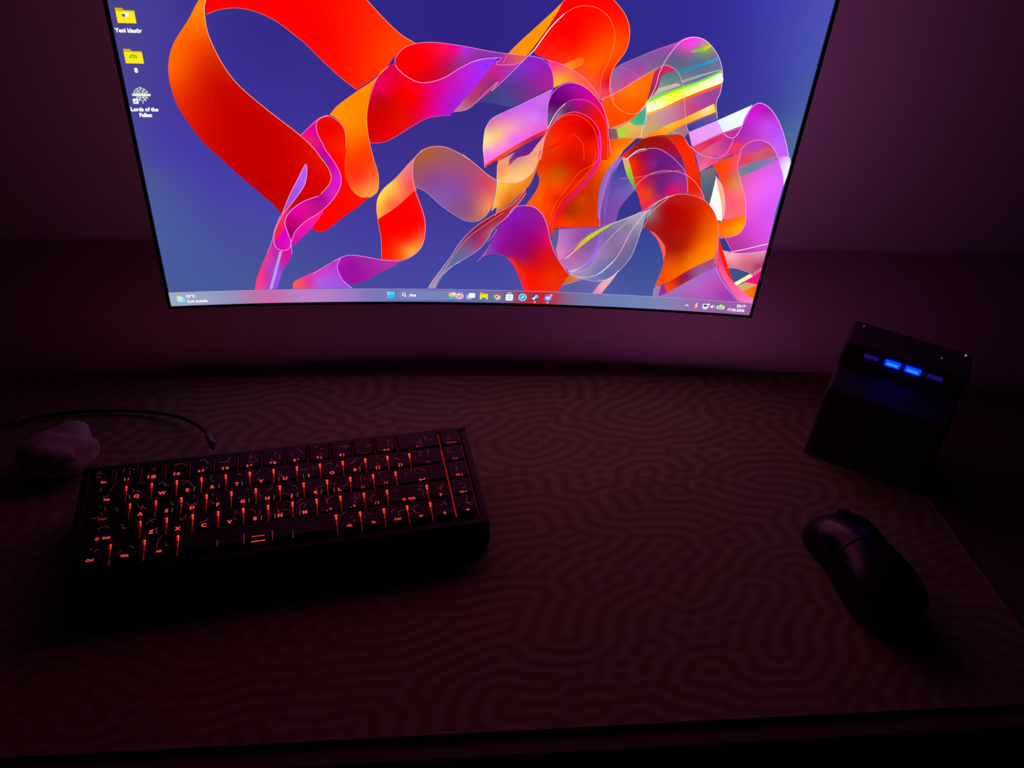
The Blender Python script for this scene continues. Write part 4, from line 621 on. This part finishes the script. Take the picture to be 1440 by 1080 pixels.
art('speaker_icon', [([(255.4, 6.2), (256.6, 6.2), (258.2, 4.6), (258.2, 9.6), (256.6, 8), (255.4, 8)], 'ffffff'), (ringarc(258.4, 7.1, 1.6, .6, -50, 50, 7), 'f0e0f8')], 2)
art('battery_icon', [(rrect(266.4, 6.8, 8.6, 4.2, 1), 'd8f8c0'), (rrect(265.8, 6.8, 6.6, 3, .6), '88e060'), (disc(266.4, 8.8, 1.7, 10), 'b8f0a0')], 2)
screen_text('23:17', 292.6, 10.0, 4.2, align='RIGHT')
screen_text('17.06.2026', 292.6, 4.9, 4.2, align='RIGHT')
# desktop icons with their captions
def folder(cx, cy, green):
    x, y = cx - 7, cy - 5.6
    sh = [([(x, y), (x + 14, y), (x + 14, y + 9.6), (x + 6.4, y + 9.6), (x + 5, y + 11.2), (x, y + 11.2)], 'd8b800'), (rrect(cx, y + 4.4, 14, 8.8, .5), 'ffe818')]
    if green: sh += [(ringarc(cx - .3, cy - 1.6, 2.6, .9, 0, 180, 14), '20b030'), (ringarc(cx - .3, cy - 1.6, 1.1, .7, 0, 180, 10), '20b030')]
    else: sh += [(rrect(cx, cy + .8, 5.4, 2.8, 1), 'f8f8f0'), (disc(cx - 1.6, cy + .2, 1.3, 10), '308880')]
    art('desktop_folder_icon', sh)
folder(-287.4, 265.2, False); screen_text('Yeni klasör', -287.6, 254.0, 4.4, bold=.045)
folder(-287.6, 234.4, True); screen_text('8', -287.8, 223.2, 5.0, bold=.06)
sh = []
for k in range(12):
    a = math.radians(30 * k); r0, r1 = 1.5, 6.9 if k % 3 == 0 else 5.6
    sh.append((stroke(-287.5 + r0 * math.cos(a), 203.3 + r0 * math.sin(a), -287.5 + r1 * math.cos(a), 203.3 + r1 * math.sin(a), .8), 'c8d8c0' if k % 2 else 'e4ece0'))
sh += [(ringarc(-287.5, 203.3, 4.2, .8, 0, 350, 24), 'b0c0b0'), (ringarc(-287.5, 203.3, 6, .5, 20, 170, 18), 'd0dcd0'), (rrect(-287.5, 203.6, 14.6, 2.0, .3), 'e8f0e8'), (disc(-287.5, 206.2, 1.1, 8), '50608a'), (disc(-287.5, 200, 1.0, 8), '50608a'),
       (rrect(-293, 198.3, 4.2, 4.2, .4), 'f4fbff'), (stroke(-294.2, 197.2, -291.9, 199.4, .7), '3090d0')]
art('game_icon', sh)
screen_text('Lords of the', -287.4, 191.4, 4.4, bold=.05); screen_text('Fallen', -287.3, 186.6, 4.4, bold=.05)

# ---- monitor body
bez_m = grain(mat('bezel_plastic', (0.012, 0.011, 0.012, 1), 0.45), 500, 0.1)
back_m = grain(mat('monitor_back_plastic', (0.02, 0.019, 0.02, 1), 0.55), 300, 0.1)
def curved_box(name, s0, s1, v0, v1, d0, d1, m, parent, n_=30):
    """box bent along the screen, d0 (behind, negative) to d1 (front)"""
    V = []; F = []
    for i in range(n_ + 1):
        s_ = s0 + (s1 - s0) * i / n_
        for v, d in ((v0, d0), (v0, d1), (v1, d1), (v1, d0)): V.append(sp(s_, v, d))
    for i in range(n_):
        for k in range(4):
            a = i * 4 + k; b_ = i * 4 + (k + 1) % 4; F.append((a, b_, b_ + 4, a + 4))
    F.append((3, 2, 1, 0)); F.append(tuple(n_ * 4 + k for k in range(4)))
    return mesh_obj(name, V, F, m, parent)
hw = SW / 2
curved_box('rear_housing', -hw - .0026, hw + .0026, -.0022, SH + .0026, -.016, -.0004, back_m, monitor)
curved_box('bezel', -hw - .0028, hw + .0028, -.0026, 0, -.017, .0028, bez_m, monitor)['label'] = 'thin lower bezel'
curved_box('bezel', -hw - .0028, hw + .0028, SH, SH + .003, -.017, .0028, bez_m, monitor)['label'] = 'thin upper bezel'
curved_box('bezel', -hw - .0030, -hw, -.0026, SH + .003, -.017, .0028, bez_m, monitor, 1)['label'] = 'thin side bezel'
curved_box('bezel', hw, hw + .0030, -.0026, SH + .003, -.017, .0028, bez_m, monitor, 1)['label'] = 'thin side bezel'
curved_box('rear_bulge', -.17, .17, .06, .28, -.045, -.016, back_m, monitor, 12)
# stand: foot on the desk, column, joint
sx, sy = mon_x, mon_y
def P_(x, y, z): return (x - sx, y - sy, z - 0.747)
box_obj('stand_base', *(-.11, .11), .165 - sy, .285 - sy, 0, .008, back_m, monitor, .003)
box_obj('stand_column', -.02, .02, .205 - sy, .235 - sy, .006, .30, back_m, monitor, .004)
box_obj('stand_joint', -.022, .022, .03 - sy, .215 - sy, .20, .25, back_m, monitor, .004)
# unseen fill strips added behind the housing to brighten wall and desk
strip_m = mat('purple_fill_strip', (0.3, 0.1, 0.2, 1), 0.5, (1.0, 0.22, 0.72, 1), 40 * FILL)
strip_b = mat('lower_fill_strip', (0.3, 0.1, 0.2, 1), 0.5, (1.0, 0.22, 0.70, 1), 5.0 * FILL)
strip_l = mat('dim_red_fill_strip', (0.3, 0.1, 0.1, 1), 0.5, (1.0, 0.19, 0.38, 1), 13 * FILL)
curved_box('added_fill_strip', hw - .022, hw - .012, .02, SH - .02, -.0175, -.0162, strip_m, monitor, 1)
curved_box('added_fill_strip', -.20, hw - .03, .006, .016, -.0175, -.0162, strip_b, monitor, 20)
curved_box('added_fill_strip', -hw + .012, -hw + .022, .02, SH - .02, -.0175, -.0162, strip_l, monitor, 1)

# ---------------------------------------------------------------- keyboard
U = 0.01905
t6 = math.radians(6); c6, s6 = math.cos(t6), math.sin(t6)
kb = empty('mechanical_keyboard', (-0.316534, -0.230399, 0.750), math.radians(8.8), 'compact black keyboard with glowing red legends on the dark desk mat', 'keyboard')
KZ = 0.046
def K3(x, y, z): return Vector((x, y * c6 - z * s6, y * s6 + z * c6 + KZ))
case_m = grain(mat('keyboard_case_black', (0.016, 0.012, 0.014, 1), 0.5), 400, 0.15, 0.1, 0.0002)
cap_m = grain(mat('keycap_black', (0.012, 0.009, 0.010, 1), 0.45), 600, 0.15, 0.1, 0.0001)
plate_m = mat('switch_plate', (0.03, 0.006, 0.006, 1), 0.35, metal=0.3)
leg_m = mat('legend_red_glow', (0.3, 0.02, 0.02, 1), 0.5, (1.0, 0.055, 0.065, 1), 1.0)
leg_dim = mat('legend_dim_glow', (0.2, 0.02, 0.02, 1), 0.5, (1.0, 0.035, 0.06, 1), 0.28)
art_m = mat('contour_print_glow', (0.3, 0.1, 0.1, 1), 0.5, (1.0, 0.16, 0.20, 1), 0.2)
art_b = mat('contour_print_pale', (0.4, 0.3, 0.3, 1), 0.5, (1.0, 0.38, 0.38, 1), 0.24)
led_hot = mat('led_hot_red', (0.5, 0.1, 0.1, 1), 0.5, (1.0, 0.045, 0.035, 1), 1.5)
led_mid = mat('led_mid_red', (0.5, 0.1, 0.1, 1), 0.5, (1.0, 0.02, 0.025, 1), 0.55)
led_low = mat('led_low_red', (0.5, 0.1, 0.1, 1), 0.5, (1.0, 0.02, 0.03, 1), 0.18)
led_rim = mat('led_rim_red', (0.2, 0.05, 0.05, 1), 0.5, (1.0, 0.03, 0.08, 1), 0.09)
led_col = mat('led_column_red', (0.5, 0.1, 0.1, 1), 0.5, (1.0, 0.02, 0.03, 1), 0.33)
led_row = mat('led_row_red', (0.2, 0.05, 0.05, 1), 0.5, (1.0, 0.03, 0.06, 1), 0.12)
led_faint = mat('led_faint_red', (0.2, 0.05, 0.05, 1), 0.5, (1.0, 0.03, 0.08, 1), 0.05)
CY = 0.37 * U             # key centres sit this far behind the printed legends
KX0, KX1 = -0.0075, 16 * U + 0.0075
KY1, KY0 = 0.0225, -0.0880
# case: wedge with a raised rim round the key field
def prism(name, prof, x0, x1, m, parent, bevel=0.0):
    bm = bmesh.new()
    a = [bm.verts.new(p(x0)) for p in prof]; b_ = [bm.verts.new(p(x1)) for p in prof]
    bm.faces.new(a[::-1]); bm.faces.new(b_)
    for i in range(len(prof)):
        j = (i + 1) % len(prof); bm.faces.new((a[i], a[j], b_[j], b_[i]))
    bmesh.ops.recalc_face_normals(bm, faces=bm.faces[:])
    if bevel: bmesh.ops.bevel(bm, geom=bm.edges[:], offset=bevel, segments=2, affect='EDGES', profile=.5)
    return bm_obj(name, bm, m, parent)
RZ = -0.0045
yf, yr = K3(0, KY0, RZ).y, K3(0, KY1, RZ).y
prism('case', [lambda x: (x, yf + .004, .0), lambda x: (x, yf, .006), lambda x: K3(x, KY0, -0.016), lambda x: K3(x, KY1, -0.016), lambda x: (x, yr, .006), lambda x: (x, yr - .004, .0)], KX0, KX1, case_m, kb, .0008)
def rim_piece(x0, x1, y0, y1):
    bm = bmesh.new(); vs = add_box(bm, x0, x1, y0, y1, -0.0165, RZ, .0012)
    for v in bm.verts: v.co = K3(*v.co)
    return bm_obj('case_rim', bm, case_m, kb)
rim_piece(KX0, KX1, KY0, KY0 + .0085); rim_piece(KX0, KX1, KY1 - .005, KY1)
rim_piece(KX0, KX0 + .0065, KY0 + .007, KY1 - .005); rim_piece(KX1 - .0065, KX1, KY0 + .007, KY1 - .005)
bm = bmesh.new(); add_box(bm, KX0 + .0066, KX1 - .0066, KY0 + .0072, KY1 - .0052, -.0159, -.0095)
for v in bm.verts: v.co = K3(*v.co)
bm_obj('switch_plate', bm, plate_m, kb)
for fx in (.02, 16 * U - .02):
    for fy in (yf + .012, yr - .014):
        box_obj('rubber_foot', fx - .009, fx + .009, fy - .004, fy + .004, -.0001, .0012, case_m, kb, .0005)

_caps = {}
def keycap_mesh(wu):
    if wu in _caps: return _caps[wu]
    w_ = wu * U; V = []; F = []
    rings = [(-.0085, w_ - .0009, U - .0009, .0010), (-.0030, w_ - .0018, U - .0018, .0015), (-.0006, w_ - .0030, U - .0022, .0020), (0, w_ - .0040, U - .0030, .0020)]
    for z, a, b_, r in rings:
        for p in rrect(0, 0, a, b_, r, 3): V.append((p[0], p[1], z))
    nn = 16
    for i in range(len(rings) - 1):
        for k in range(nn): F.append((i * nn + k, i * nn + (k + 1) % nn, (i + 1) * nn + (k + 1) % nn, (i + 1) * nn + k))
    F.append(tuple(3 * nn + k for k in range(nn))); F.append(tuple(range(nn))[::-1])
    me = D.meshes.new('keycap'); me.from_pydata(V, [], F); me.materials.append(cap_m)
    for p in me.polygons[:-2]: p.use_smooth = True
    _caps[wu] = me
    return me

rows = [
 [('Esc', 1), ('1!', 1), ('2@', 1), ('3#', 1), ('4$', 1), ('5%', 1), ('6^', 1), ('7&', 1), ('8*', 1), ('9(', 1), ('0)', 1), ('-_', 1), ('=+', 1), ('<-', 2), ('Home', 1)],
 [('Tab', 1.5)] + [(c, 1) for c in 'QWERTYUIOP'] + [('[{', 1), (']}', 1), ('\\|', 1.5), ('Del', 1)],
 [('Caps', 1.75)] + [(c, 1) for c in 'ASDFGHJKL'] + [(';:', 1), ("'\"", 1), ('ENTER', 2.25), ('PG^', 1)],
 [('SHIFT', 2.25)] + [(c, 1) for c in 'ZXCVBNM'] + [(',<', 1), ('.>', 1), ('/?', 1), ('SHIFT', 1.75), ('UP', 1), ('PGv', 1)],
 [('Ctrl', 1.25), ('Win', 1.25), ('Alt', 1.25), ('SPACE', 6.25), ('Alt', 1), ('Fn', 1), ('Ctrl', 1), ('LEFT', 1), ('DOWN', 1), ('RIGHT', 1)]]
leg_x = {'Esc': .62, 'Tab': .85, 'Caps': .82, 'Ctrl0': .61}
LZ = 0.00012
def flat(name, polys, m, parent, z=LZ):
    """polygons in metres on the keycap top, a hair proud of it"""
    V = []; F = []
    for ol in polys:
        b0 = len(V); V += [(x, y, z) for x, y in ol]; F.append(tuple(range(b0, b0 + len(ol))))
    return mesh_obj(name, V, F, m, parent)
def arrow(cx, cy, ang, L_=.0034, t=.0006):
    a = math.radians(ang); ca, sa = math.cos(a), math.sin(a)
    def rot(ps): return [(cx + x * ca - y * sa, cy + x * sa + y * ca) for x, y in ps]
    return [rot([(-L_ / 2, -t / 2), (L_ / 2 - .001, -t / 2), (L_ / 2 - .001, t / 2), (-L_ / 2, t / 2)]),
            rot([(L_ / 2, 0), (L_ / 2 - .0016, .0014), (L_ / 2 - .0016, -.0014)])]
rs = random.Random(11)
def arcs(wu, n_):
    out = []
    hx, hy = wu * U / 2 - .0026, U / 2 - .0028
    tries = 0
    while len(out) < n_ and tries < 60:
        tries += 1
        cx, cy = rs.uniform(-hx, hx), rs.uniform(-hy * .4, hy); r = rs.uniform(.0018, .0058); a0 = rs.uniform(0, 360); sp_ = rs.uniform(50, 130)
        p = ringarc(cx, cy, r, .00022, a0, a0 + sp_, 9)
        if all(abs(x) < hx and -hy < y < hy for x, y in p): out.append(p)
    return out
for ri, row in enumerate(rows):
    x = 0.0
    for ki, (lab, wu) in enumerate(row):
        cx, cy = (x + wu / 2) * U, -ri * U + CY
        kc = D.objects.new('keycap', keycap_mesh(wu)); C.objects.link(kc); kc.parent = kb
        kc.location = K3(cx, cy, 0); kc.rotation_euler = (t6, 0, 0)
        if lab == 'SPACE':
            kc.data = keycap_mesh(wu); kc['label'] = 'long space bar with two red bars printed on it'
        lx = 0.0
        if lab == 'Esc': lx = (.62 - .5) * U
        elif lab == 'Tab': lx = (.85 - .75) * U * -1 * -1
        elif lab == 'Caps': lx = (.82 - .875) * U
        elif lab == 'SHIFT' and ki == 0: lx = (.98 - 1.125) * U
        ly = -CY
        polys = None; dim = leg_dim if (ri, ki) in ((0, 13), (0, 14), (1, 13), (1, 14), (2, 0), (0, 11)) else leg_m
        if lab == 'SPACE':
            flat('legend', [rrect(0, ly - .0030, .0105, .0008), rrect(0, ly + .0018, .0095, .0005)], leg_m, kc)
            flat('contour_print', [rrect(-.0105, ly + .001, .0004, .009), rrect(.0105, ly + .001, .0004, .009), rrect(-.03, ly, .0003, .006), rrect(.026, ly - .001, .0003, .007)], art_m, kc)
        elif lab in ('UP', 'DOWN', 'LEFT', 'RIGHT'):
            flat('legend', arrow(0, ly, {'UP': 90, 'DOWN': 270, 'LEFT': 180, 'RIGHT': 0}[lab]), leg_m, kc)
        elif lab == '<-': flat('legend', arrow(-.0008, ly, 180, .0048, .0005), dim, kc)
        elif lab == 'ENTER': flat('legend', arrow(-.0012, ly - .0004, 180, .0046, .0006) + [rrect(.0014, ly + .0005, .0006, .0018)], leg_m, kc)
        elif lab in ('PG^', 'PGv'):
            V, F = glyphs('PG', .0029, .00006)
            s_ = 1 if lab == 'PG^' else -1
            V3 = [(vx - .0011, vy + ly, LZ) for vx, vy in V]; b0 = len(V3)
            V3 += [(.0014, ly - .0007 * s_, LZ), (.0030, ly - .0007 * s_, LZ), (.0022, ly + .0008 * s_, LZ)]
            mesh_obj('legend', V3, F + [(b0, b0 + 1, b0 + 2)], leg_m, kc)
        elif lab == 'SHIFT':
            V, F = glyphs('Shift', .0032, .00008)
            V3 = [(vx + .0022 + lx, vy + ly, LZ) for vx, vy in V]; b0 = len(V3); ax = lx - .0042
            ol = [(0, .0017), (.0019, 0), (.0009, 0), (.0009, -.0014), (-.0009, -.0014), (-.0009, 0), (-.0019, 0)]
            ins = [(px * .55, py * .55) for px, py in ol]
            V3 += [(ax + px, ly + py, LZ) for px, py in ol] + [(ax + px, ly + py, LZ) for px, py in ins]
            nn = len(ol)
            F = F + [(b0 + k, b0 + (k + 1) % nn, b0 + nn + (k + 1) % nn, b0 + nn + k) for k in range(nn)]
            mesh_obj('legend', V3, F, leg_m, kc)
        else:
            single = len(lab) == 1; pair = len(lab) == 2 and lab not in ('Fn',)
            if single:
                V, F = glyphs(lab, .0043, .00018); V = [(vx * 1.15, vy) for vx, vy in V]
            elif pair:
                V, F = glyphs(lab[0] + ' ' + lab[1], .0038, .00012); V = [(vx * 1.0, vy) for vx, vy in V]
            else:
                V, F = glyphs(lab, .0032, .00010)
            mesh_obj('legend', [(vx + lx, vy + ly, LZ) for vx, vy in V], F, dim, kc)
        a_ = arcs(wu, 2 + (rs.random() < .6) + int(wu > 1.6))
        if lab != 'SPACE':
            if a_: flat('contour_print', a_, art_m, kc)
            if rs.random() < .7 and len(lab) == 1:
                sx_ = rs.choice((-1, 1)) * rs.uniform(.0038, .0052); sl = rs.uniform(-.0008, .0008)
                flat('contour_tick', [stroke(sx_, ly - .0022, sx_ + sl, ly + .0026, .00032)], art_b, kc)
        x += wu
# light escaping between the caps: a hot spot from the diode of the key behind, then the light guide
def kbox(name, x0, x1, y0, y1, z0, z1, m):
    bm = bmesh.new(); add_box(bm, x0, x1, y0, y1, z0, z1)
    for v in bm.verts: v.co = K3(*v.co)
    return bm_obj(name, bm, m, kb)
gap = .00055
for ri, row in enumerate(rows):
    x = 0.0; top = -ri * U + CY + U / 2
    for ki, (lab, wu) in enumerate(row[:-1]):
        x += wu; gx = x * U
        if ri == 0:
            kbox('light_guide', gx - gap / 2, gx + gap / 2, top - U + .001, top - .001, -.0045, -.0038, led_faint); continue
        if x == 15:
            continue
        if ri == 2 and x == 14.0: continue
        long_ = ri == 4
        sl = top - .0008
        kbox('led_spot', gx - .0011, gx + .0011, sl - .0009, sl + .0002, -.0050, -.0044, led_hot)
        kbox('led_spot', gx - .0005, gx + .0005, sl - .0038, sl - .0012, -.0054, -.0049, led_hot)
        kbox('light_guide', gx - gap / 2, gx + gap / 2, sl - .0090, sl - .0040, -.0058, -.0052, led_mid)
        kbox('light_guide', gx - gap / 2, gx + gap / 2, sl - .0180, sl - .0090, -.0058, -.0052, led_low)
yt = CY + U / 2
for k in range(5):
    y1 = yt - k * U - .001; y0 = y1 - U + .001
    kbox('light_guide', 15 * U - .0004, 15 * U + .0004, y0, y1, -.0044, -.0038, led_low if k < 1 else led_col)
kbox('light_guide', 16 * U + .0001, 16 * U + .0004, yt - 5 * U, yt, -.0078, -.0070, led_rim)
kbox('light_guide', -.0006, -.0002, yt - 3 * U, yt, -.0078, -.0070, led_rim)
for k in range(1, 5):
    kbox('light_guide', .0, 14.9 * U, yt - k * U - .00025, yt - k * U + .00025, -.0062, -.0056, led_row)

# ---------------------------------------------------------------- usb cable looping behind the keyboard
cable_m = grain(mat('braided_cable', (0.05, 0.045, 0.05, 1), 0.6), 900, 0.4, 0.3, 0.0004)
plug_m = mat('cable_plug_grey', (0.32, 0.32, 0.36, 1), 0.35, metal=0.4)
cb = empty('usb_cable', (-0.25, -0.11, 0.75), 0, 'thin dark cable arching from the rear edge of the keyboard', 'cable')
def W(p): return (p[0] + .25, p[1] + .11, p[2] - .75)
path = [(-.236, -.166, .776), (-.243, -.150, .775), (-.256, -.128, .768), (-.272, -.108, .760), (-.295, -.092, .7555), (-.330, -.083, .7535), (-.370, -.082, .7535), (-.410, -.088, .7535), (-.445, -.104, .7535), (-.48, -.13, .7535), (-.505, -.165, .7535), (-.56, -.19, .7515), (-.64, -.16, .7495), (-.70, -.05, .7495), (-.68, .1, .7495), (-.6, .2, .7495)]
q3 = []
for i in range(len(path) - 1):
    p0 = Vector(path[max(i - 1, 0)]); p1 = Vector(path[i]); p2 = Vector(path[i + 1]); p3 = Vector(path[min(i + 2, len(path) - 1)])
    for j in range(6):
        t = j / 6; q3.append(.5 * ((2 * p1) + (-p0 + p2) * t + (2*p0 - 5*p1 + 4*p2 - p3) * t * t + (-p0 + 3*p1 - 3*p2 + p3) * t ** 3))
q3.append(Vector(path[-1]))
tube('cable_cord', [W(p) for p in q3], .0018, cable_m, cb, 8)
tube('plug', [W(p) for p in [(-.2375, -.1615, .7764), (-.2395, -.157, .7760), (-.2445, -.1475, .7745), (-.2465, -.1440, .7735)]], [.0032, .0036, .0034, .0024], plug_m, cb, 10)

# ---------------------------------------------------------------- crumpled pale tissue behind the keyboard's left corner
tis_m = grain(mat('soft_pale_paper', (0.62, 0.56, 0.50, 1), 0.95, spec=0.1), 90, 0.1, 0.4, 0.0015)
bm = bmesh.new(); bmesh.ops.create_icosphere(bm, subdivisions=4, radius=1)
rt = random.Random(3); lobes = [(Vector((rt.uniform(-1, 1), rt.uniform(-1, 1), rt.uniform(-.2, 1))).normalized(), rt.uniform(.04, .12)) for _ in range(16)]
for v in bm.verts:
    d = v.co.normalized(); r = 1.0
    for a, h in lobes: r += h * max(0, 1 - (d - a).length / .55) - .05 * max(0, 1 - abs((d - a).length - .6) / .12)
    v.co = Vector((d.x * .033 * r, d.y * .026 * r, max(-.0165, d.z * .0185 * r)))
for v in bm.verts: v.co.z += .0165
ti = bm_obj('crumpled_tissue', bm, tis_m, None, True)
ti.location = (-0.372, -0.158, 0.750); ti.rotation_euler = (0, 0, .2)
ti['label'] = 'dim pale crumpled tissue lying behind the keyboard at its left corner'; ti['category'] = 'tissue'

# ---------------------------------------------------------------- usb hub with blue lit ports
hub_m = grain(mat('glossy_black_hub_shell', (0.07, 0.05, 0.10, 1), 0.6), 200, 0.1)
HX, HY = 0.388, -0.163
hub = empty('usb_hub', (HX, HY, 0.747), math.radians(-35.5), 'small black box hub with two blue lit slots on the right of the desk', 'usb hub')
HW, HD, HH = .108, .050, .121
FZ = .113
# profile with a sloping ledge under the ports, shaped to catch their blue light
def hp(y, z): return lambda x: (x, y, z)
prism('shell', [hp(.0012, HH), hp(.0012, .094), hp(-.022, .080), hp(-.026, 0), hp(HD, 0), hp(HD, HH)], -HW / 2, HW / 2, hub_m, hub, .003)
blue = mat('port_blue_glow', (0.05, 0.1, 0.4, 1), 0.4, (0.0, 0.020, 1.0, 1), 3.5)
blue_hi = mat('port_tongue_blue', (0.1, 0.2, 0.6, 1), 0.4, (0.005, 0.095, 1.0, 1), 3.5)
blue_lo = mat('port_dim_blue', (0.05, 0.05, 0.2, 1), 0.4, (0.10, 0.02, 0.75, 1), 0.16)
frame_m = mat('port_metal_frame', (0.1, 0.12, 0.3, 1), 0.3, metal=0.8)
for k, px in enumerate((-.0278, -.0088, .0088, .0278)):
    lit = k in (1, 2)
    p = empty('port', (0, 0, 0)); p.parent = hub
    D.objects.remove(p)
    bm = bmesh.new()
    w_, h_ = (.0132, .0056) if lit else (.0130, .0036)
    pr = rrect(px, FZ, w_, h_, .0009, 3); pi_ = rrect(px, FZ, w_ - .0012, h_ - .0012, .0005, 3)
    a = [bm.verts.new((x, -.0004, z)) for x, z in pr]; b_ = [bm.verts.new((x, -.0004, z)) for x, z in pi_]; c_ = [bm.verts.new((x, .0035, z)) for x, z in pr]; 
    for i in range(len(a)):
        j = (i + 1) % len(a); bm.faces.new((a[i], a[j], b_[j], b_[i])); bm.faces.new((a[i], a[j], c_[j], c_[i]))
    po = bm_obj('port', bm, blue if lit else blue_lo, hub)
    box_obj('port_back', px - w_ / 2 + .0006, px + w_ / 2 - .0006, .0006, .0011, FZ - h_ / 2 + .0006, FZ + h_ / 2 - .0006, blue if lit else blue_lo, po)
    box_obj('port_tongue', px - w_ / 2 + .0018, px + w_ / 2 - .0018, -.0002, .0006, FZ - h_ / 2 + .0010, FZ + .0003, blue_hi if lit else blue_lo, po)
tip_m = mat('glint_bead_pink', (0.5, 0.4, 0.5, 1), 0.3, (0.9, 0.45, 1.0, 1), 0.6)  # edge glints of the hub top, imitated by small glowing beads
tip_d = mat('glint_bead_dim', (0.5, 0.4, 0.5, 1), 0.3, (0.6, 0.25, 0.9, 1), 0.15)
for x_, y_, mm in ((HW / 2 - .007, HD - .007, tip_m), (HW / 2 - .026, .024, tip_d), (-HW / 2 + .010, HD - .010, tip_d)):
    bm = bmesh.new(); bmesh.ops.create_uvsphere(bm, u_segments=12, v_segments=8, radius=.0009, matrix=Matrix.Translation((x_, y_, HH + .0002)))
    bm_obj('glint_bead', bm, mm, hub, True)
box_obj('base_pad', -HW / 2 + .004, HW / 2 - .004, .004, HD - .004, -.0001, .0008, case_m, hub)

# ---------------------------------------------------------------- mouse
mouse_m = grain(mat('mouse_black_plastic', (0.012, 0.011, 0.014, 1), 0.3, coat=0.2), 500, 0.1)
ms = empty('computer_mouse', (0.314, -0.310, 0.750), math.radians(8), 'black rounded computer mouse in shadow at the right of the desk mat', 'mouse')
def mouse_surface(u, v):
    """u along the body -1 (palm) to 1 (front); v 0..1 across the arch"""
    y = .062 * u
    hw_ = .031 * (1 - .18 * math.exp(-((u - .15) / .35) ** 2)) * max(0.0, 1 - abs(u) ** 5) ** .5
    hh = .040 * max(0.0, 1 - abs((u + .18) / 1.19) ** 2.6) ** .62
    a = math.pi * v
    cx_ = -math.cos(a); sx_ = math.sin(a)
    x = hw_ * math.copysign(abs(cx_) ** .8, cx_); z = hh * sx_ ** .75
    return x, y, z
def loft(name, u0, u1, v0, v1, lift, m, parent, nu=22, nv=18):
    V = []; F = []
    for i in range(nu + 1):
        for j in range(nv + 1):
            x, y, z = mouse_surface(u0 + (u1 - u0) * i / nu, v0 + (v1 - v0) * j / nv)
            k = 1 + lift; V.append((x * k, y, z * k + .0012))
    for i in range(nu):
        for j in range(nv): F.append((i * (nv + 1) + j, i * (nv + 1) + j + 1, (i + 1) * (nv + 1) + j + 1, (i + 1) * (nv + 1) + j))
    return mesh_obj(name, V, F, m, parent, True)
loft('body_shell', -.995, .995, 0, 1, 0, mouse_m, ms, 36, 26)
loft('left_button', .12, .97, .17, .475, .03, mouse_m, ms)
loft('right_button', .12, .97, .525, .83, .03, mouse_m, ms)
bm = bmesh.new(); bmesh.ops.create_cone(bm, cap_ends=True, segments=28, radius1=.0105, radius2=.0105, depth=.007, matrix=Matrix.Translation((0, .036, .0285)) @ Matrix.Rotation(math.pi / 2, 4, 'Y'))
bmesh.ops.bevel(bm, geom=[e for e in bm.edges if e.is_manifold and e.calc_face_angle() > 1], offset=.0012, segments=2, affect='EDGES')
bm_obj('scroll_wheel', bm, grain(mat('wheel_rubber', (.01, .01, .01, 1), .8), 900, .3), ms)
for yy in (.004, .022):
    box_obj('side_button', -.0272, -.0245, yy - .008, yy + .008, .018, .023, mouse_m, ms, .001)
bm = bmesh.new(); bmesh.ops.create_circle(bm, cap_ends=True, segments=32, radius=1, matrix=Matrix.Translation((0, -.002, .0006)) @ Matrix.Diagonal((.027, .057, 1, 1)))
g = bmesh.ops.extrude_face_region(bm, geom=bm.faces[:]); bmesh.ops.translate(bm, vec=(0, 0, .0010), verts=[v for v in g['geom'] if isinstance(v, bmesh.types.BMVert)])
bm_obj('base_plate', bm, case_m, ms)
